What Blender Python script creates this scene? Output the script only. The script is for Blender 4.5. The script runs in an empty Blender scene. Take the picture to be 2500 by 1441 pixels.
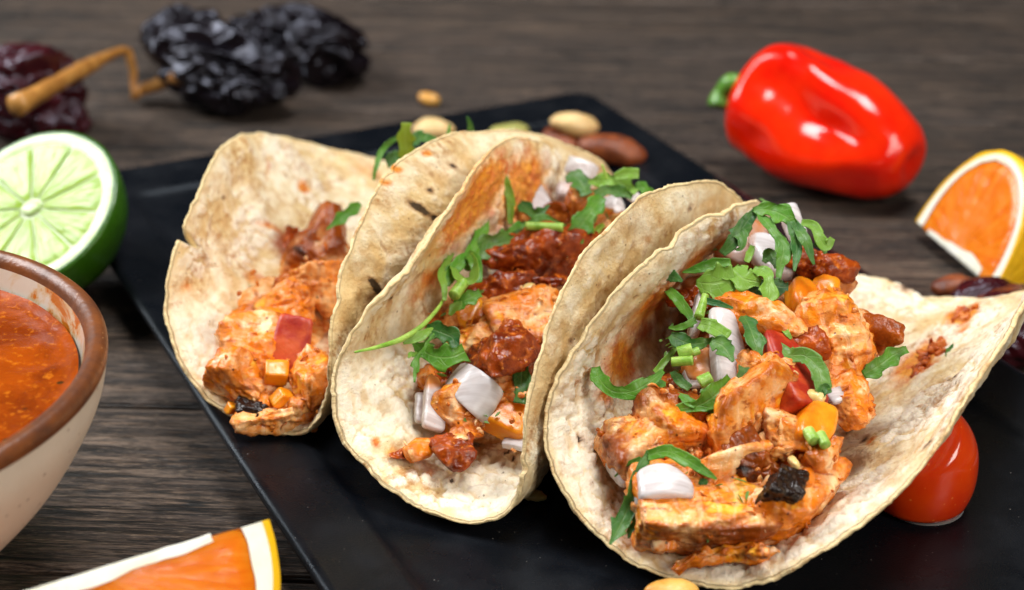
import bpy, bmesh, math, random
import numpy as np
from mathutils import Vector, Matrix, Euler

S = 0.01                                   # everything below is written in centimetres
SC = bpy.context.scene
COL = SC.collection

# ------------------------------------------------------------------ camera
PITCH = math.radians(26.6)
LENS = 60.0
CAM = np.array([0.0, -40 * math.cos(PITCH), 40 * math.sin(PITCH)])
FW = np.array([0, math.cos(PITCH), -math.sin(PITCH)])
RT = np.array([1.0, 0, 0])
UP = np.array([0, math.sin(PITCH), math.cos(PITCH)])
FPX = LENS / 36 * 2500
cam = bpy.data.cameras.new('camera')
cam.lens = LENS
cam.sensor_width = 36
cam.clip_start = 0.01
cam.clip_end = 50
cam.dof.use_dof = True
cam.dof.focus_distance = 0.305
cam.dof.aperture_fstop = 15.0
co = bpy.data.objects.new('camera', cam)
COL.objects.link(co)
co.location = CAM * S
co.rotation_euler = (math.pi / 2 - PITCH, 0, 0)
SC.camera = co

# ------------------------------------------------------------------ light
w = bpy.data.worlds.new('World')
SC.world = w
w.use_nodes = True
w.node_tree.nodes['Background'].inputs[0].default_value = (0.62, 0.8, 1.0, 1)
w.node_tree.nodes['Background'].inputs[1].default_value = 0.035


def lamp(name, loc, target, size, power, colour):
    d = bpy.data.lights.new(name, 'AREA')
    d.shape = 'RECTANGLE'
    d.size, d.size_y = size
    d.energy = power
    d.color = colour
    o = bpy.data.objects.new(name, d)
    COL.objects.link(o)
    o.location = loc
    o.rotation_euler = (Vector(target) - Vector(loc)).to_track_quat('-Z', 'Y').to_euler()


lamp('window_light', (-0.60, 0.16, 0.52), (0, 0, 0.02), (0.32, 0.42), 7.4, (0.98, 0.99, 1.0))
lamp('ceiling_light', (0.12, 0.02, 0.85), (0, 0, 0), (0.34, 0.28), 6.8, (1.0, 0.99, 0.98))
lamp('room_light', (0.42, -0.62, 0.46), (0.0, -0.02, 0.02), (0.3, 0.4), 4.2, (1.0, 0.94, 0.86))
SC.view_settings.view_transform = 'Standard'
SC.view_settings.look = 'None'
SC.view_settings.exposure = 0.0
SC.view_settings.gamma = 1.0
SC.render.engine = 'CYCLES'
SC.cycles.use_denoising = True
SC.cycles.max_bounces = 8
SC.unit_settings.system = 'METRIC'


# ------------------------------------------------------------------ geometry helpers
def at(px, py, z=0.0):
    """point of the place (cm) seen at that pixel of the 2500 px photograph, at height z"""
    r = FW + RT * (px - 1250) / FPX - UP * (py - 720.5) / FPX
    return CAM + r * ((z - CAM[2]) / r[2])


PERM = np.random.RandomState(7).permutation(512).astype(np.int64)
GR = np.random.RandomState(3).normal(size=(512, 3))
GR /= np.linalg.norm(GR, axis=1)[:, None]


def hsh(i, j, k):
    return PERM[(PERM[(PERM[i & 511] + j) & 511] + k) & 511]


def perlin(P):
    P = np.asarray(P, float)
    I = np.floor(P).astype(np.int64)
    f = P - I
    u = f * f * f * (f * (f * 6 - 15) + 10)
    out = 0
    for dx in (0, 1):
        wx = u[:, 0] if dx else 1 - u[:, 0]
        for dy in (0, 1):
            wy = u[:, 1] if dy else 1 - u[:, 1]
            for dz in (0, 1):
                wz = u[:, 2] if dz else 1 - u[:, 2]
                g = GR[hsh(I[:, 0] + dx, I[:, 1] + dy, I[:, 2] + dz)]
                out = out + wx * wy * wz * (g * (f - np.array([dx, dy, dz]))).sum(1)
    return out * 1.5


def fbm(P, o=4, gain=0.5):
    a, s, r = 1.0, 1.0, 0
    for i in range(o):
        r = r + a * perlin(np.asarray(P) * s + i * 17.3)
        a *= gain
        s *= 2.03
    return r


def worley(P):
    P = np.asarray(P, float)
    I = np.floor(P).astype(np.int64)
    d1 = np.full(len(P), 9.0)
    d2 = np.full(len(P), 9.0)
    for dx in (-1, 0, 1):
        for dy in (-1, 0, 1):
            for dz in (-1, 0, 1):
                J = I + np.array([dx, dy, dz])
                h = hsh(J[:, 0], J[:, 1], J[:, 2])
                q = J + 0.5 + GR[h] * 0.42
                d = np.sqrt(((P - q) ** 2).sum(1))
                n1 = np.minimum(d1, d)
                d2 = np.minimum(d2, np.maximum(d1, d))
                d1 = n1
    return d1, d2


def smooth(a, b, x):
    t = np.clip((x - a) / (b - a), 0, 1)
    return t * t * (3 - 2 * t)


_ico = {}


def ico(l):
    if l not in _ico:
        bm = bmesh.new()
        bmesh.ops.create_icosphere(bm, subdivisions=l, radius=1)
        V = np.array([v.co[:] for v in bm.verts])
        bm.verts.index_update()
        F = np.array([[v.index for v in f.verts] for f in bm.faces])
        bm.free()
        _ico[l] = (V, F)
    return _ico[l]


def grid_faces(nu, nv, wrap=False):
    i, j = np.meshgrid(np.arange(nu - 1), np.arange(nv if wrap else nv - 1), indexing='ij')
    k = (j + 1) % nv
    return np.stack([i * nv + j, i * nv + k, (i + 1) * nv + k, (i + 1) * nv + j], -1).reshape(-1, 4)


def mesh_of(name, V, F, attrs=None, smooth_=True):
    me = bpy.data.meshes.new(name)
    V = np.asarray(V, float)
    Fs = F if isinstance(F, list) else [F]
    me.vertices.add(len(V))
    me.vertices.foreach_set('co', (V * S).ravel())
    nl = sum(f.size for f in Fs)
    npoly = sum(len(f) for f in Fs)
    me.loops.add(nl)
    me.loops.foreach_set('vertex_index', np.concatenate([f.ravel() for f in Fs]).astype(np.int32))
    me.polygons.add(npoly)
    tot = np.concatenate([np.full(len(f), f.shape[1]) for f in Fs])
    me.polygons.foreach_set('loop_start', np.concatenate([[0], np.cumsum(tot)[:-1]]).astype(np.int32))
    me.polygons.foreach_set('use_smooth', np.full(npoly, smooth_))
    me.update(calc_edges=True)
    me.validate()
    for k, a in (attrs or {}).items():
        a = np.asarray(a, float)
        if a.ndim == 1:
            me.attributes.new(k, 'FLOAT', 'POINT').data.foreach_set('value', a)
        else:
            me.attributes.new(k, 'FLOAT_VECTOR', 'POINT').data.foreach_set('vector', a.ravel())
    return me


def obj(name, V, F, mat, parent=None, attrs=None, smooth_=True, color=None, origin=None, frame=None):
    """one mesh object, origin at its base; V in cm, world coordinates"""
    V = np.asarray(V, float)
    if origin is None:
        origin = np.array([(V[:, 0].min() + V[:, 0].max()) / 2, (V[:, 1].min() + V[:, 1].max()) / 2, V[:, 2].min()])
    L = V - origin
    if frame is not None:
        L = L @ frame                       # columns of frame are the object's local axes
    o = bpy.data.objects.new(name, mesh_of(name, L, F, attrs, smooth_))
    COL.objects.link(o)
    if frame is not None:
        o.rotation_euler = Matrix(frame.tolist()).to_euler()
    if mat:
        o.data.materials.append(mat)
    loc = Vector(origin * S)
    if parent:
        o.parent = parent
        loc = loc - parent.location
    o.location = loc
    if color:
        o.color = (*color, 1)
    return o


def tag(o, label, cat, group=None):
    o['label'] = label
    o['category'] = cat
    if group:
        o['group'] = group
    return o


def empty(name, loc, label, cat, group=None):
    e = bpy.data.objects.new(name, None)
    e.empty_display_size = 0.01
    COL.objects.link(e)
    e.location = Vector(np.asarray(loc, float) * S)
    return tag(e, label, cat, group)


def euler_m(r):
    return np.array(Euler([math.radians(a) for a in r]).to_matrix())


def axes(x, zhint=(0, 0, 1)):
    x = np.asarray(x, float)
    x = x / np.linalg.norm(x)
    y = np.cross(zhint, x)
    y /= np.linalg.norm(y)
    return np.stack([x, y, np.cross(x, y)], 1)


def spline(P, n):
    P = np.asarray(P, float)
    if len(P) == 2:
        u = np.linspace(0, 1, n)[:, None]
        return P[0] * (1 - u) + P[1] * u
    Q = np.vstack([2 * P[0] - P[1], P, 2 * P[-1] - P[-2]])
    d = np.r_[0, np.cumsum(np.linalg.norm(np.diff(P[:, :3], axis=0), axis=1))]
    u = np.interp(np.linspace(0, d[-1], n), d, np.arange(len(P)))
    i = np.minimum(u.astype(int), len(P) - 2)
    t = (u - i)[:, None]
    a, b, c, e = Q[i], Q[i + 1], Q[i + 2], Q[i + 3]
    return 0.5 * (2 * b + (c - a) * t + (2 * a - 5 * b + 4 * c - e) * t ** 2 + (3 * b - a - 3 * c + e) * t ** 3)


def tube(P, R, n=24, m=10, wob=0.0, seed=0):
    P = spline(P, n)
    R = np.interp(np.linspace(0, 1, n), np.linspace(0, 1, len(R)), R)
    T = np.gradient(P, axis=0)
    T /= np.linalg.norm(T, axis=1)[:, None]
    N = np.zeros_like(T)
    h = np.array([0.31, 0.2, 0.93])
    for i in range(n):
        h = h - T[i] * (h @ T[i])
        h /= np.linalg.norm(h)
        N[i] = h
    B = np.cross(T, N)
    a = np.linspace(0, 2 * np.pi, m, endpoint=False)
    V = P[:, None] + R[:, None, None] * (np.cos(a)[None, :, None] * N[:, None] + np.sin(a)[None, :, None] * B[:, None])
    V = V.reshape(-1, 3)
    if wob:
        V = V + wob * np.stack([perlin(V * 3 + seed + k * 9) for k in range(3)], 1)
    F = grid_faces(n, m, True)
    V = np.vstack([V, P[0], P[-1]])
    k = np.arange(m)
    c0 = np.stack([(k + 1) % m, k, np.full(m, n * m)], 1)
    c1 = np.stack([(n - 1) * m + k, (n - 1) * m + (k + 1) % m, np.full(m, n * m + 1)], 1)
    return V, [F, np.vstack([c0, c1])]


CREASE = [None]


def chunk(c, size, rot=(0, 0, 0), seed=0, lvl=4, p=9, planes=10, box=0.0, sph=0.0, amp=0.1, freq=1.2,
          fib=0.0, fine=0.02, lump=0.0, lfreq=4.0, bend=0.0, taper=0.0, dmin=0.6, flake=0.0, ffreq=2.4):
    """a torn or cut piece of food: rounded polyhedron with noise, fibres, lumps"""
    D, F = ico(lvl)
    rs = np.random.RandomState(seed)
    N = []
    dd = []
    if box:
        for k in range(3):
            for s in (1, -1):
                v = np.zeros(3)
                v[k] = s
                N.append(v + rs.normal(size=3) * 0.08 * (1 - box + 0.3))
                dd.append(1.0)
    for k in range(planes):
        v = rs.normal(size=3)
        N.append(v / np.linalg.norm(v))
        dd.append(rs.uniform(dmin, 1.0) * (1.15 if box else 1))
    q = np.full(len(D), sph)
    for v, d in zip(N, dd):
        v = v / np.linalg.norm(v)
        q = q + np.clip(D @ v / d, 0, None) ** p
    r = np.clip(q, 1e-6, None) ** (-1 / p)
    r = np.clip(r, 0, 1.7)
    V = D * r[:, None]
    L = V * np.asarray(size, float)
    o = seed * 3.17
    n = amp * fbm(L * freq + o, 3)
    if fib:
        g = np.abs(perlin(L * np.array([1.1, 6.5, 6.5]) + o + 40))
        n = n + fib * (0.35 - g) + fib * 0.6 * perlin(L * np.array([2.0, 11, 11]) + o + 70)
    if flake:
        ax = rs.normal(size=3)
        ax /= np.linalg.norm(ax)
        g = (L @ ax) * ffreq + 0.55 * fbm(L * 1.1 + o + 5, 3) + o
        g = g - np.floor(g)
        CREASE[0] = np.clip(1 - g / .16, 0, 1) * smooth(-.3, .3, fbm(L * .9 + o + 50, 2) + .1)
        n = n + flake * (g - .5) * smooth(0, .12, g) * smooth(-.35, .25, fbm(L * .9 + o + 50, 2) + .15)
    if lump:
        d1, d2 = worley(L * lfreq + o)
        n = n + lump * (0.45 - d1)
        d1, d2 = worley(L * lfreq * 2.3 + o)
        n = n + lump * 0.4 * (0.45 - d1)
    if fine:
        n = n + fine * fbm(L * 9 + o, 2)
    nrm = D / np.asarray(size, float)
    nrm /= np.linalg.norm(nrm, axis=1)[:, None]
    L = L + nrm * n[:, None]
    if taper:
        L[:, 1:] *= (1 + taper * L[:, :1] / size[0])
    if bend:
        L[:, 2] += bend * (L[:, 0] ** 2) - bend * size[0] ** 2 * 0.4
    return L @ euler_m(rot).T + np.asarray(c, float), F, L / np.asarray(size, float)


# ------------------------------------------------------------------ materials
def srgb(r, g, b):
    f = lambda c: c / 12.92 if c <= 0.04045 else ((c + 0.055) / 1.055) ** 2.4
    return (f(r / 255), f(g / 255), f(b / 255), 1)


class M:
    """little node writer"""

    def __init__(s, name):
        s.m = bpy.data.materials.new(name)
        s.m.use_nodes = True
        s.t = s.m.node_tree
        s.b = s.t.nodes['Principled BSDF']

    def n(s, typ, ins=None, out=0, **props):
        nd = s.t.nodes.new('ShaderNode' + typ)
        for k, v in props.items():
            setattr(nd, k, v)
        for k, v in (ins or {}).items():
            if isinstance(v, bpy.types.NodeSocket):
                s.t.links.new(v, nd.inputs[k])
            else:
                nd.inputs[k].default_value = v
        return nd.outputs[out]

    def co(s, scale=(1, 1, 1), rand=True):
        c = s.n('TexCoord', out=3)
        v = s.n('Mapping', {0: c, 3: tuple(100 * k for k in scale)})
        if rand:
            r = s.n('ObjectInfo', out=5)
            k = s.n('Math', {0: r, 1: 61.7}, operation='MULTIPLY')
            v = s.n('VectorMath', {0: v, 1: k}, operation='ADD')
        return v

    def noise(s, v, scale=1.0, detail=4.0, rough=0.55, dist=0.0):
        return s.n('TexNoise', {'Vector': v, 'Scale': scale, 'Detail': detail, 'Roughness': rough, 'Distortion': dist})

    def vor(s, v, scale, feature='F1', out=0):
        return s.n('TexVoronoi', {'Vector': v, 'Scale': scale}, out=out, feature=feature)

    def ramp(s, f, stops, interp='LINEAR'):
        nd = s.t.nodes.new('ShaderNodeValToRGB')
        s.t.links.new(f, nd.inputs[0])
        cr = nd.color_ramp
        cr.interpolation = interp
        while len(cr.elements) < len(stops):
            cr.elements.new(0.5)
        for e, (p, c) in zip(cr.elements, stops):
            e.position = p
            e.color = c if isinstance(c, tuple) else (c, c, c, 1)
        return nd.outputs[0]

    def mix(s, f, a, b, mode='MIX'):
        nd = s.t.nodes.new('ShaderNodeMix')
        nd.data_type = 'RGBA'
        nd.blend_type = mode
        nd.clamp_factor = True
        for i, v in ((0, f), (6, a), (7, b)):
            if isinstance(v, bpy.types.NodeSocket):
                s.t.links.new(v, nd.inputs[i])
            else:
                nd.inputs[i].default_value = v
        return nd.outputs[2]

    def math(s, op, a, b=0.0, c=0.0):
        return s.n('Math', {0: a, 1: b, 2: c}, operation=op)

    def attr(s, name, out=2):
        return s.n('Attribute', out=out, attribute_name=name)

    def bump(s, h, strength, dist=0.05, prev=None):
        ins = {'Height': h, 'Strength': strength, 'Distance': dist * S}
        if prev is not None:
            ins['Normal'] = prev
        return s.n('Bump', ins)

    def set(s, **k):
        for key, v in k.items():
            i = s.b.inputs[key.replace('_', ' ')]
            if isinstance(v, bpy.types.NodeSocket):
                s.t.links.new(v, i)
            else:
                i.default_value = v
        return s

    def sss(s, wgt, rad, scale):
        s.b.subsurface_method = 'RANDOM_WALK'
        return s.set(Subsurface_Weight=wgt, Subsurface_Radius=rad, Subsurface_Scale=scale * S)


def mat_wood():
    m = M('dark_wood')
    big = m.noise(m.co((0.04, 0.30, 1)), 1.0, 3)
    g1 = m.noise(m.co((0.035, 1, 1)), 2.6, 6, 0.66, 0.25)
    g2 = m.noise(m.co((0.055, 1, 1)), 8.0, 6, 0.7, 0.15)
    pore = m.noise(m.co((0.09, 1, 1)), 13.0, 4, 0.65)
    fib = m.noise(m.co((0.16, 1, 1)), 30.0, 3, 0.7)
    crack = m.noise(m.co((0.045, 1, 1)), 2.6, 4, 0.55, 0.3)
    brk = m.noise(m.co((0.12, 0.5, 1)), 1.7, 2)
    base = m.ramp(g1, [(0.32, srgb(40, 33, 29)), (0.46, srgb(62, 48, 38)), (0.60, srgb(102, 86, 73)), (0.78, srgb(72, 56, 45))])
    base = m.mix(m.ramp(big, [(0.36, 0.0), (0.66, 0.7)]), base, srgb(76, 64, 57))
    base = m.mix(m.ramp(g2, [(0.38, 1.0), (0.50, 0.0)]), base, srgb(22, 17, 15))
    base = m.mix(m.ramp(g2, [(0.56, 0.0), (0.74, 0.7)]), base, srgb(128, 104, 82))
    base = m.mix(m.ramp(pore, [(0.38, 0.9), (0.47, 0.0)]), base, srgb(20, 16, 14))
    base = m.mix(m.ramp(fib, [(0.36, 0.75), (0.46, 0.0)]), base, srgb(26, 21, 18))
    base = m.mix(m.ramp(fib, [(0.56, 0.0), (0.70, 0.55)]), base, srgb(138, 120, 100))
    ck = m.ramp(crack, [(0.470, 0.0), (0.49, 1.0), (0.51, 1.0), (0.530, 0.0)])
    ck = m.math('MULTIPLY', ck, m.ramp(brk, [(0.40, 0.15), (0.55, 1.0)]))
    base = m.mix(m.math('MULTIPLY', ck, 0.95), base, srgb(8, 7, 7))
    h = m.math('ADD', m.ramp(pore, [(0.36, 0.0), (0.5, 1.0)]), m.math('MULTIPLY', g2, 1.2))
    h = m.math('SUBTRACT', h, m.math('MULTIPLY', ck, 1.6))
    m.set(Base_Color=base, Roughness=m.ramp(g2, [(0.3, 0.65), (0.7, 0.42)]), Normal=m.bump(h, 0.7, 0.05), Specular_IOR_Level=0.4)
    return m.m


def mat_plate():
    m = M('matte_black_glaze')
    v = m.co(rand=False)
    n = m.noise(v, 30, 3)
    big = m.noise(v, 0.8, 4)
    dust = m.vor(v, 5.5)
    dn = m.noise(v, 1.1, 2)
    d = m.math('MULTIPLY', m.ramp(dust, [(0.045, 1.0), (0.075, 0.0)]), m.ramp(dn, [(0.50, 0.0), (0.62, 1.0)]))
    base = m.mix(big, srgb(5, 9, 15), srgb(17, 17, 20))
    base = m.mix(m.math('MULTIPLY', d, 0.7), base, srgb(150, 145, 140))
    m.set(Base_Color=base, Roughness=m.ramp(big, [(0.35, 0.22), (0.65, 0.42)]), Normal=m.bump(n, 0.35, 0.02), Specular_IOR_Level=0.3, Specular_Tint=(0.75, 0.87, 1.0, 1))
    return m.m


def mat_tortilla():
    m = M('corn_tortilla')
    v = m.attr('disc', 1)
    side = m.attr('side')
    blis = m.attr('blister')
    low = m.noise(v, 0.55, 4, 0.6, 0.4)
    mid = m.noise(v, 2.2, 5, 0.62)
    fine = m.noise(v, 13, 4, 0.6)
    cream = m.mix(m.ramp(low, [(0.40, 0.0), (0.60, 1.0)]), srgb(244, 234, 206), srgb(224, 198, 146))
    cream = m.mix(m.ramp(mid, [(0.46, 0.0), (0.64, 0.6)]), cream, srgb(204, 162, 102))
    cream = m.mix(m.ramp(mid, [(0.34, 0.55), (0.44, 0.0)]), cream, srgb(248, 240, 220))
    white = m.mix(m.ramp(fine, [(0.35, 0.0), (0.7, 1.0)]), srgb(246, 238, 220), srgb(232, 220, 194))
    base = m.mix(m.ramp(blis, [(0.05, 0.0), (0.40, 0.85)]), cream, white)
    base = m.mix(m.math('MULTIPLY', m.attr('crack'), 0.55), base, srgb(170, 134, 88))
    # edge: crumbly pale yellow layers
    base = m.mix(m.attr('edge'), base, m.mix(fine, srgb(246, 228, 182), srgb(222, 190, 130)))
    # specks of ground corn
    sp = m.vor(v, 3.6)
    sr = m.vor(v, 3.6, out=1)
    spk = m.math('MULTIPLY', m.ramp(sp, [(0.05, 1.0), (0.10, 0.0)]), m.ramp(m.n('SeparateColor', {0: sr}), [(0.5, 0.0), (0.55, 1.0)]))
    base = m.mix(m.math('MULTIPLY', spk, 0.75), base, srgb(96, 74, 50))
    sp2 = m.vor(v, 7.5)
    sr2 = m.vor(v, 7.5, out=1)
    spk2 = m.math('MULTIPLY', m.ramp(sp2, [(0.07, 1.0), (0.13, 0.0)]), m.ramp(m.n('SeparateColor', {0: sr2}), [(0.62, 0.0), (0.66, 1.0)]))
    base = m.mix(m.math('MULTIPLY', spk2, 0.5), base, srgb(84, 60, 40))
    # griddle toasting
    tn = m.noise(v, 0.62, 6, 0.68, 0.9)
    tn2 = m.noise(v, 5, 3, 0.6)
    toast = m.math('MULTIPLY', m.ramp(tn, [(0.49, 0.0), (0.62, 1.0)]), m.ramp(tn2, [(0.44, 0.0), (0.60, 1.0)]))
    base = m.mix(m.math('MULTIPLY', toast, 0.8), base, srgb(172, 114, 52))
    st = m.n('SeparateXYZ', {0: m.attr('stain', 1)})
    sepx = st
    sx = st.node.outputs
    wob = m.math('ADD', m.noise(v, 2.6, 5, 0.65), m.math('MULTIPLY', m.math('SUBTRACT', fine, 0.5), 0.35))

    def edge(a):
        k = m.math('ADD', a, m.math('MULTIPLY', m.math('SUBTRACT', wob, 0.5), 0.9))
        return m.n('MapRange', {0: k, 1: 0.28, 2: 0.78})
    oil = edge(sx[0])
    base = m.mix(m.math('MULTIPLY', oil, 0.92), base, m.mix(m.ramp(wob, [(0.4, 0.0), (0.62, 1.0)]), srgb(236, 156, 36), srgb(204, 98, 10)))
    char = edge(sx[1])
    base = m.mix(m.math('MULTIPLY', char, 0.95), base, m.mix(m.ramp(char, [(0.55, 0.0), (1.0, 1.0)]), srgb(150, 96, 46), srgb(44, 27, 18)))
    gr = edge(sx[2])
    base = m.mix(m.math('MULTIPLY', gr, 0.9), base, m.mix(wob, srgb(120, 44, 14), srgb(176, 82, 26)))
    h = m.math('ADD', m.math('MULTIPLY', mid, 1.0), m.math('MULTIPLY', fine, 0.45))
    nrm = m.bump(h, 0.9, 0.07)
    rgh = m.math('SUBTRACT', 0.62, m.math('MULTIPLY', oil, 0.28))
    m.set(Base_Color=base, Roughness=rgh, Normal=nrm, Specular_IOR_Level=0.35)
    m.sss(0.08, (1.0, 0.7, 0.35), 0.08)
    return m.m


def mat_salmon():
    m = M('cooked_salmon')
    v = m.co()
    rnd = m.math('MULTIPLY', m.math('SUBTRACT', m.n('ObjectInfo', out=5), 0.5), 0.16)
    a = m.math('ADD', m.noise(v, 0.7, 4, 0.6, 0.5), rnd)
    b = m.math('SUBTRACT', m.noise(v, 1.7, 4, 0.6, 0.4), m.math('MULTIPLY', rnd, 0.5))
    f = m.noise(m.co((0.9, 5, 5)), 1.6, 4, 0.6, 0.3)
    fine = m.noise(v, 16, 3, 0.6)
    base = m.mix(m.ramp(a, [(0.47, 0.0), (0.62, 1.0)]), srgb(246, 178, 104), srgb(230, 128, 28))
    base = m.mix(m.ramp(b, [(0.475, 0.0), (0.55, 0.9)]), base, srgb(228, 122, 6))
    base = m.mix(m.ramp(b, [(0.58, 0.0), (0.70, 0.95)]), base, srgb(248, 186, 60))
    base = m.mix(m.ramp(b, [(0.32, 0.9), (0.43, 0.0)]), base, srgb(250, 214, 164))
    base = m.mix(m.ramp(f, [(0.32, 0.8), (0.43, 0.0)]), base, srgb(160, 66, 6))
    base = m.mix(m.ramp(f, [(0.60, 0.0), (0.72, 0.5)]), base, srgb(252, 226, 180))
    base = m.mix(m.math('MULTIPLY', m.attr('crease'), 0.5), base, srgb(140, 56, 6))
    wv = m.n('TexWave', {'Vector': v, 'Scale': 0.95, 'Distortion': 11.0, 'Detail': 3.0, 'Detail Scale': 0.6, 'Detail Roughness': 0.6}, out=1)
    band = m.math('MULTIPLY', m.ramp(wv, [(0.80, 0.0), (0.93, 1.0)]), m.ramp(a, [(0.35, 1.0), (0.62, 0.25)]))
    base = m.mix(m.math('MULTIPLY', band, 0.2), base, srgb(252, 226, 196))
    pt = m.n('NewGeometry', out=7)
    base = m.mix(m.math('MULTIPLY', m.ramp(pt, [(0.515, 0.0), (0.56, 1.0)]), m.ramp(b, [(0.40, 0.0), (0.55, 0.85)])), base, srgb(172, 82, 16))
    sp = m.vor(v, 3.2)
    base = m.mix(m.ramp(sp, [(0.06, 0.85), (0.1, 0.0)]), base, srgb(70, 30, 14))
    roast = m.attr('roast')
    k = m.math('ADD', roast, m.math('MULTIPLY', m.math('SUBTRACT', b, 0.5), 1.1))
    base = m.mix(m.n('MapRange', {0: k, 1: 0.25, 2: 0.6}), base, m.mix(fine, srgb(122, 50, 10), srgb(164, 80, 18)))
    base = m.mix(m.n('MapRange', {0: k, 1: 0.68, 2: 0.92}), base, srgb(34, 20, 15))
    h = m.math('ADD', m.math('ADD', f, m.math('MULTIPLY', fine, 0.7)), m.math('MULTIPLY', b, 0.6))
    h = m.math('SUBTRACT', h, m.math('MULTIPLY', band, 0.35))
    m.set(Base_Color=base, Roughness=m.ramp(b, [(0.3, 0.12), (0.7, 0.26)]), Normal=m.bump(h, 0.45, 0.05), Specular_IOR_Level=0.35)
    m.sss(0.15, (1.0, 0.45, 0.2), 0.12)
    return m.m


def mat_sauce():
    m = M('red_chili_sauce')
    v = m.co()
    a = m.noise(v, 1.6, 5, 0.62)
    b = m.noise(v, 6, 4, 0.6)
    c = m.vor(v, 5)
    base = m.mix(m.ramp(a, [(0.38, 0.0), (0.62, 1.0)]), srgb(104, 34, 10), srgb(166, 70, 16))
    base = m.mix(m.ramp(b, [(0.52, 0.0), (0.7, 1.0)]), base, srgb(200, 104, 34))
    base = m.mix(m.ramp(c, [(0.08, 0.8), (0.16, 0.0)]), base, srgb(220, 140, 56))
    base = m.mix(m.ramp(b, [(0.28, 0.8), (0.4, 0.0)]), base, srgb(48, 20, 12))
    m.set(Base_Color=base, Roughness=m.ramp(b, [(0.3, 0.12), (0.7, 0.28)]), Normal=m.bump(m.math('ADD', b, m.math('MULTIPLY', c, -0.8)), 0.6, 0.05), Specular_IOR_Level=0.3)
    m.sss(0.12, (1.0, 0.3, 0.1), 0.1)
    return m.m


def mat_leaf():
    m = M('cilantro')
    uv = m.n('SeparateXYZ', {0: m.attr('uvw', 1)})
    s = uv.node.outputs
    col = m.n('ObjectInfo', out=1)
    v = m.co()
    n = m.noise(v, 2.2, 5, 0.65)
    vein_v = m.attr('uvw', 1)
    av = m.math('ABSOLUTE', s[1])
    mid = m.ramp(av, [(0.03, 1.0), (0.09, 0.0)])
    br = m.math('FRACT', m.math('ADD', m.math('MULTIPLY', s[0], 4.5), m.math('MULTIPLY', av, -0.9)))
    br = m.ramp(m.math('ABSOLUTE', m.math('SUBTRACT', br, 0.5)), [(0.025, 1.0), (0.06, 0.0)])
    vein = m.math('MAXIMUM', mid, m.math('MULTIPLY', br, 0.6))
    net = m.ramp(m.vor(v, 5.5, 'DISTANCE_TO_EDGE'), [(0.015, 1.0), (0.05, 0.0)])
    vein = m.math('MAXIMUM', vein, m.math('MULTIPLY', net, 0.35))
    base = m.mix(m.ramp(n, [(0.35, 0.0), (0.65, 0.8)]), m.mix(0.2, col, srgb(24, 70, 36)), m.mix(0.45, col, srgb(130, 170, 50)))
    base = m.mix(m.math('MULTIPLY', vein, 0.28), base, m.mix(0.6, col, srgb(206, 226, 150)))
    nrm = m.bump(m.math('SUBTRACT', n, m.math('MULTIPLY', vein, 0.6)), 0.5, 0.03)
    m.set(Base_Color=base, Roughness=0.38, Normal=nrm, Specular_IOR_Level=0.45)
    tr = m.n('BsdfTranslucent', {0: m.mix(0.3, base, srgb(180, 220, 60))})
    mx = m.n('MixShader', {0: 0.36, 1: m.b.outputs[0], 2: tr})
    m.t.links.new(mx, m.t.nodes['Material Output'].inputs[0])
    return m.m


def mat_onion():
    m = M('raw_onion')
    v = m.co()
    ln = m.noise(m.co((0.5, 7, 2)), 1.0, 3)
    n = m.noise(v, 1.3, 3)
    st = m.attr('roast')
    base = m.mix(m.ramp(ln, [(0.35, 0.0), (0.65, 1.0)]), srgb(236, 231, 232), srgb(196, 186, 184))
    base = m.mix(m.ramp(n, [(0.5, 0.0), (0.75, 0.5)]), base, srgb(226, 200, 190))
    k = m.math('ADD', st, m.math('MULTIPLY', m.math('SUBTRACT', n, 0.5), 0.9))
    base = m.mix(m.n('MapRange', {0: k, 1: 0.45, 2: 0.8}), base, srgb(206, 130, 66))
    m.set(Base_Color=base, Roughness=0.22, Normal=m.bump(ln, 0.3, 0.03), Transmission_Weight=0.12, IOR=1.36)
    m.sss(0.6, (1, 0.92, 0.9), 0.3)
    return m.m


def mat_flesh(name, cols, rough=0.25, sss=0.4, rad=(1, .4, .2), scale=0.2, speck=None, coat=0.3, freq=1.5, bump=0.2):
    """smooth vegetable flesh or skin: a mix of two or three colours"""
    m = M(name)
    v = m.co()
    a = m.noise(v, freq, 4, 0.6)
    b = m.noise(v, freq * 6, 3, 0.6)
    base = m.ramp(a, [(0.35 + 0.3 * i / max(1, len(cols) - 1), srgb(*c)) for i, c in enumerate(cols)])
    if speck:
        d = m.vor(v, speck[1])
        base = m.mix(m.ramp(d, [(0.06, speck[2]), (0.13, 0.0)]), base, srgb(*speck[0]))
    m.set(Base_Color=base, Roughness=rough, Normal=m.bump(b, bump, 0.03), Coat_Weight=coat, Coat_Roughness=0.08)
    if sss:
        m.sss(sss, rad, scale)
    return m.m


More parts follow.
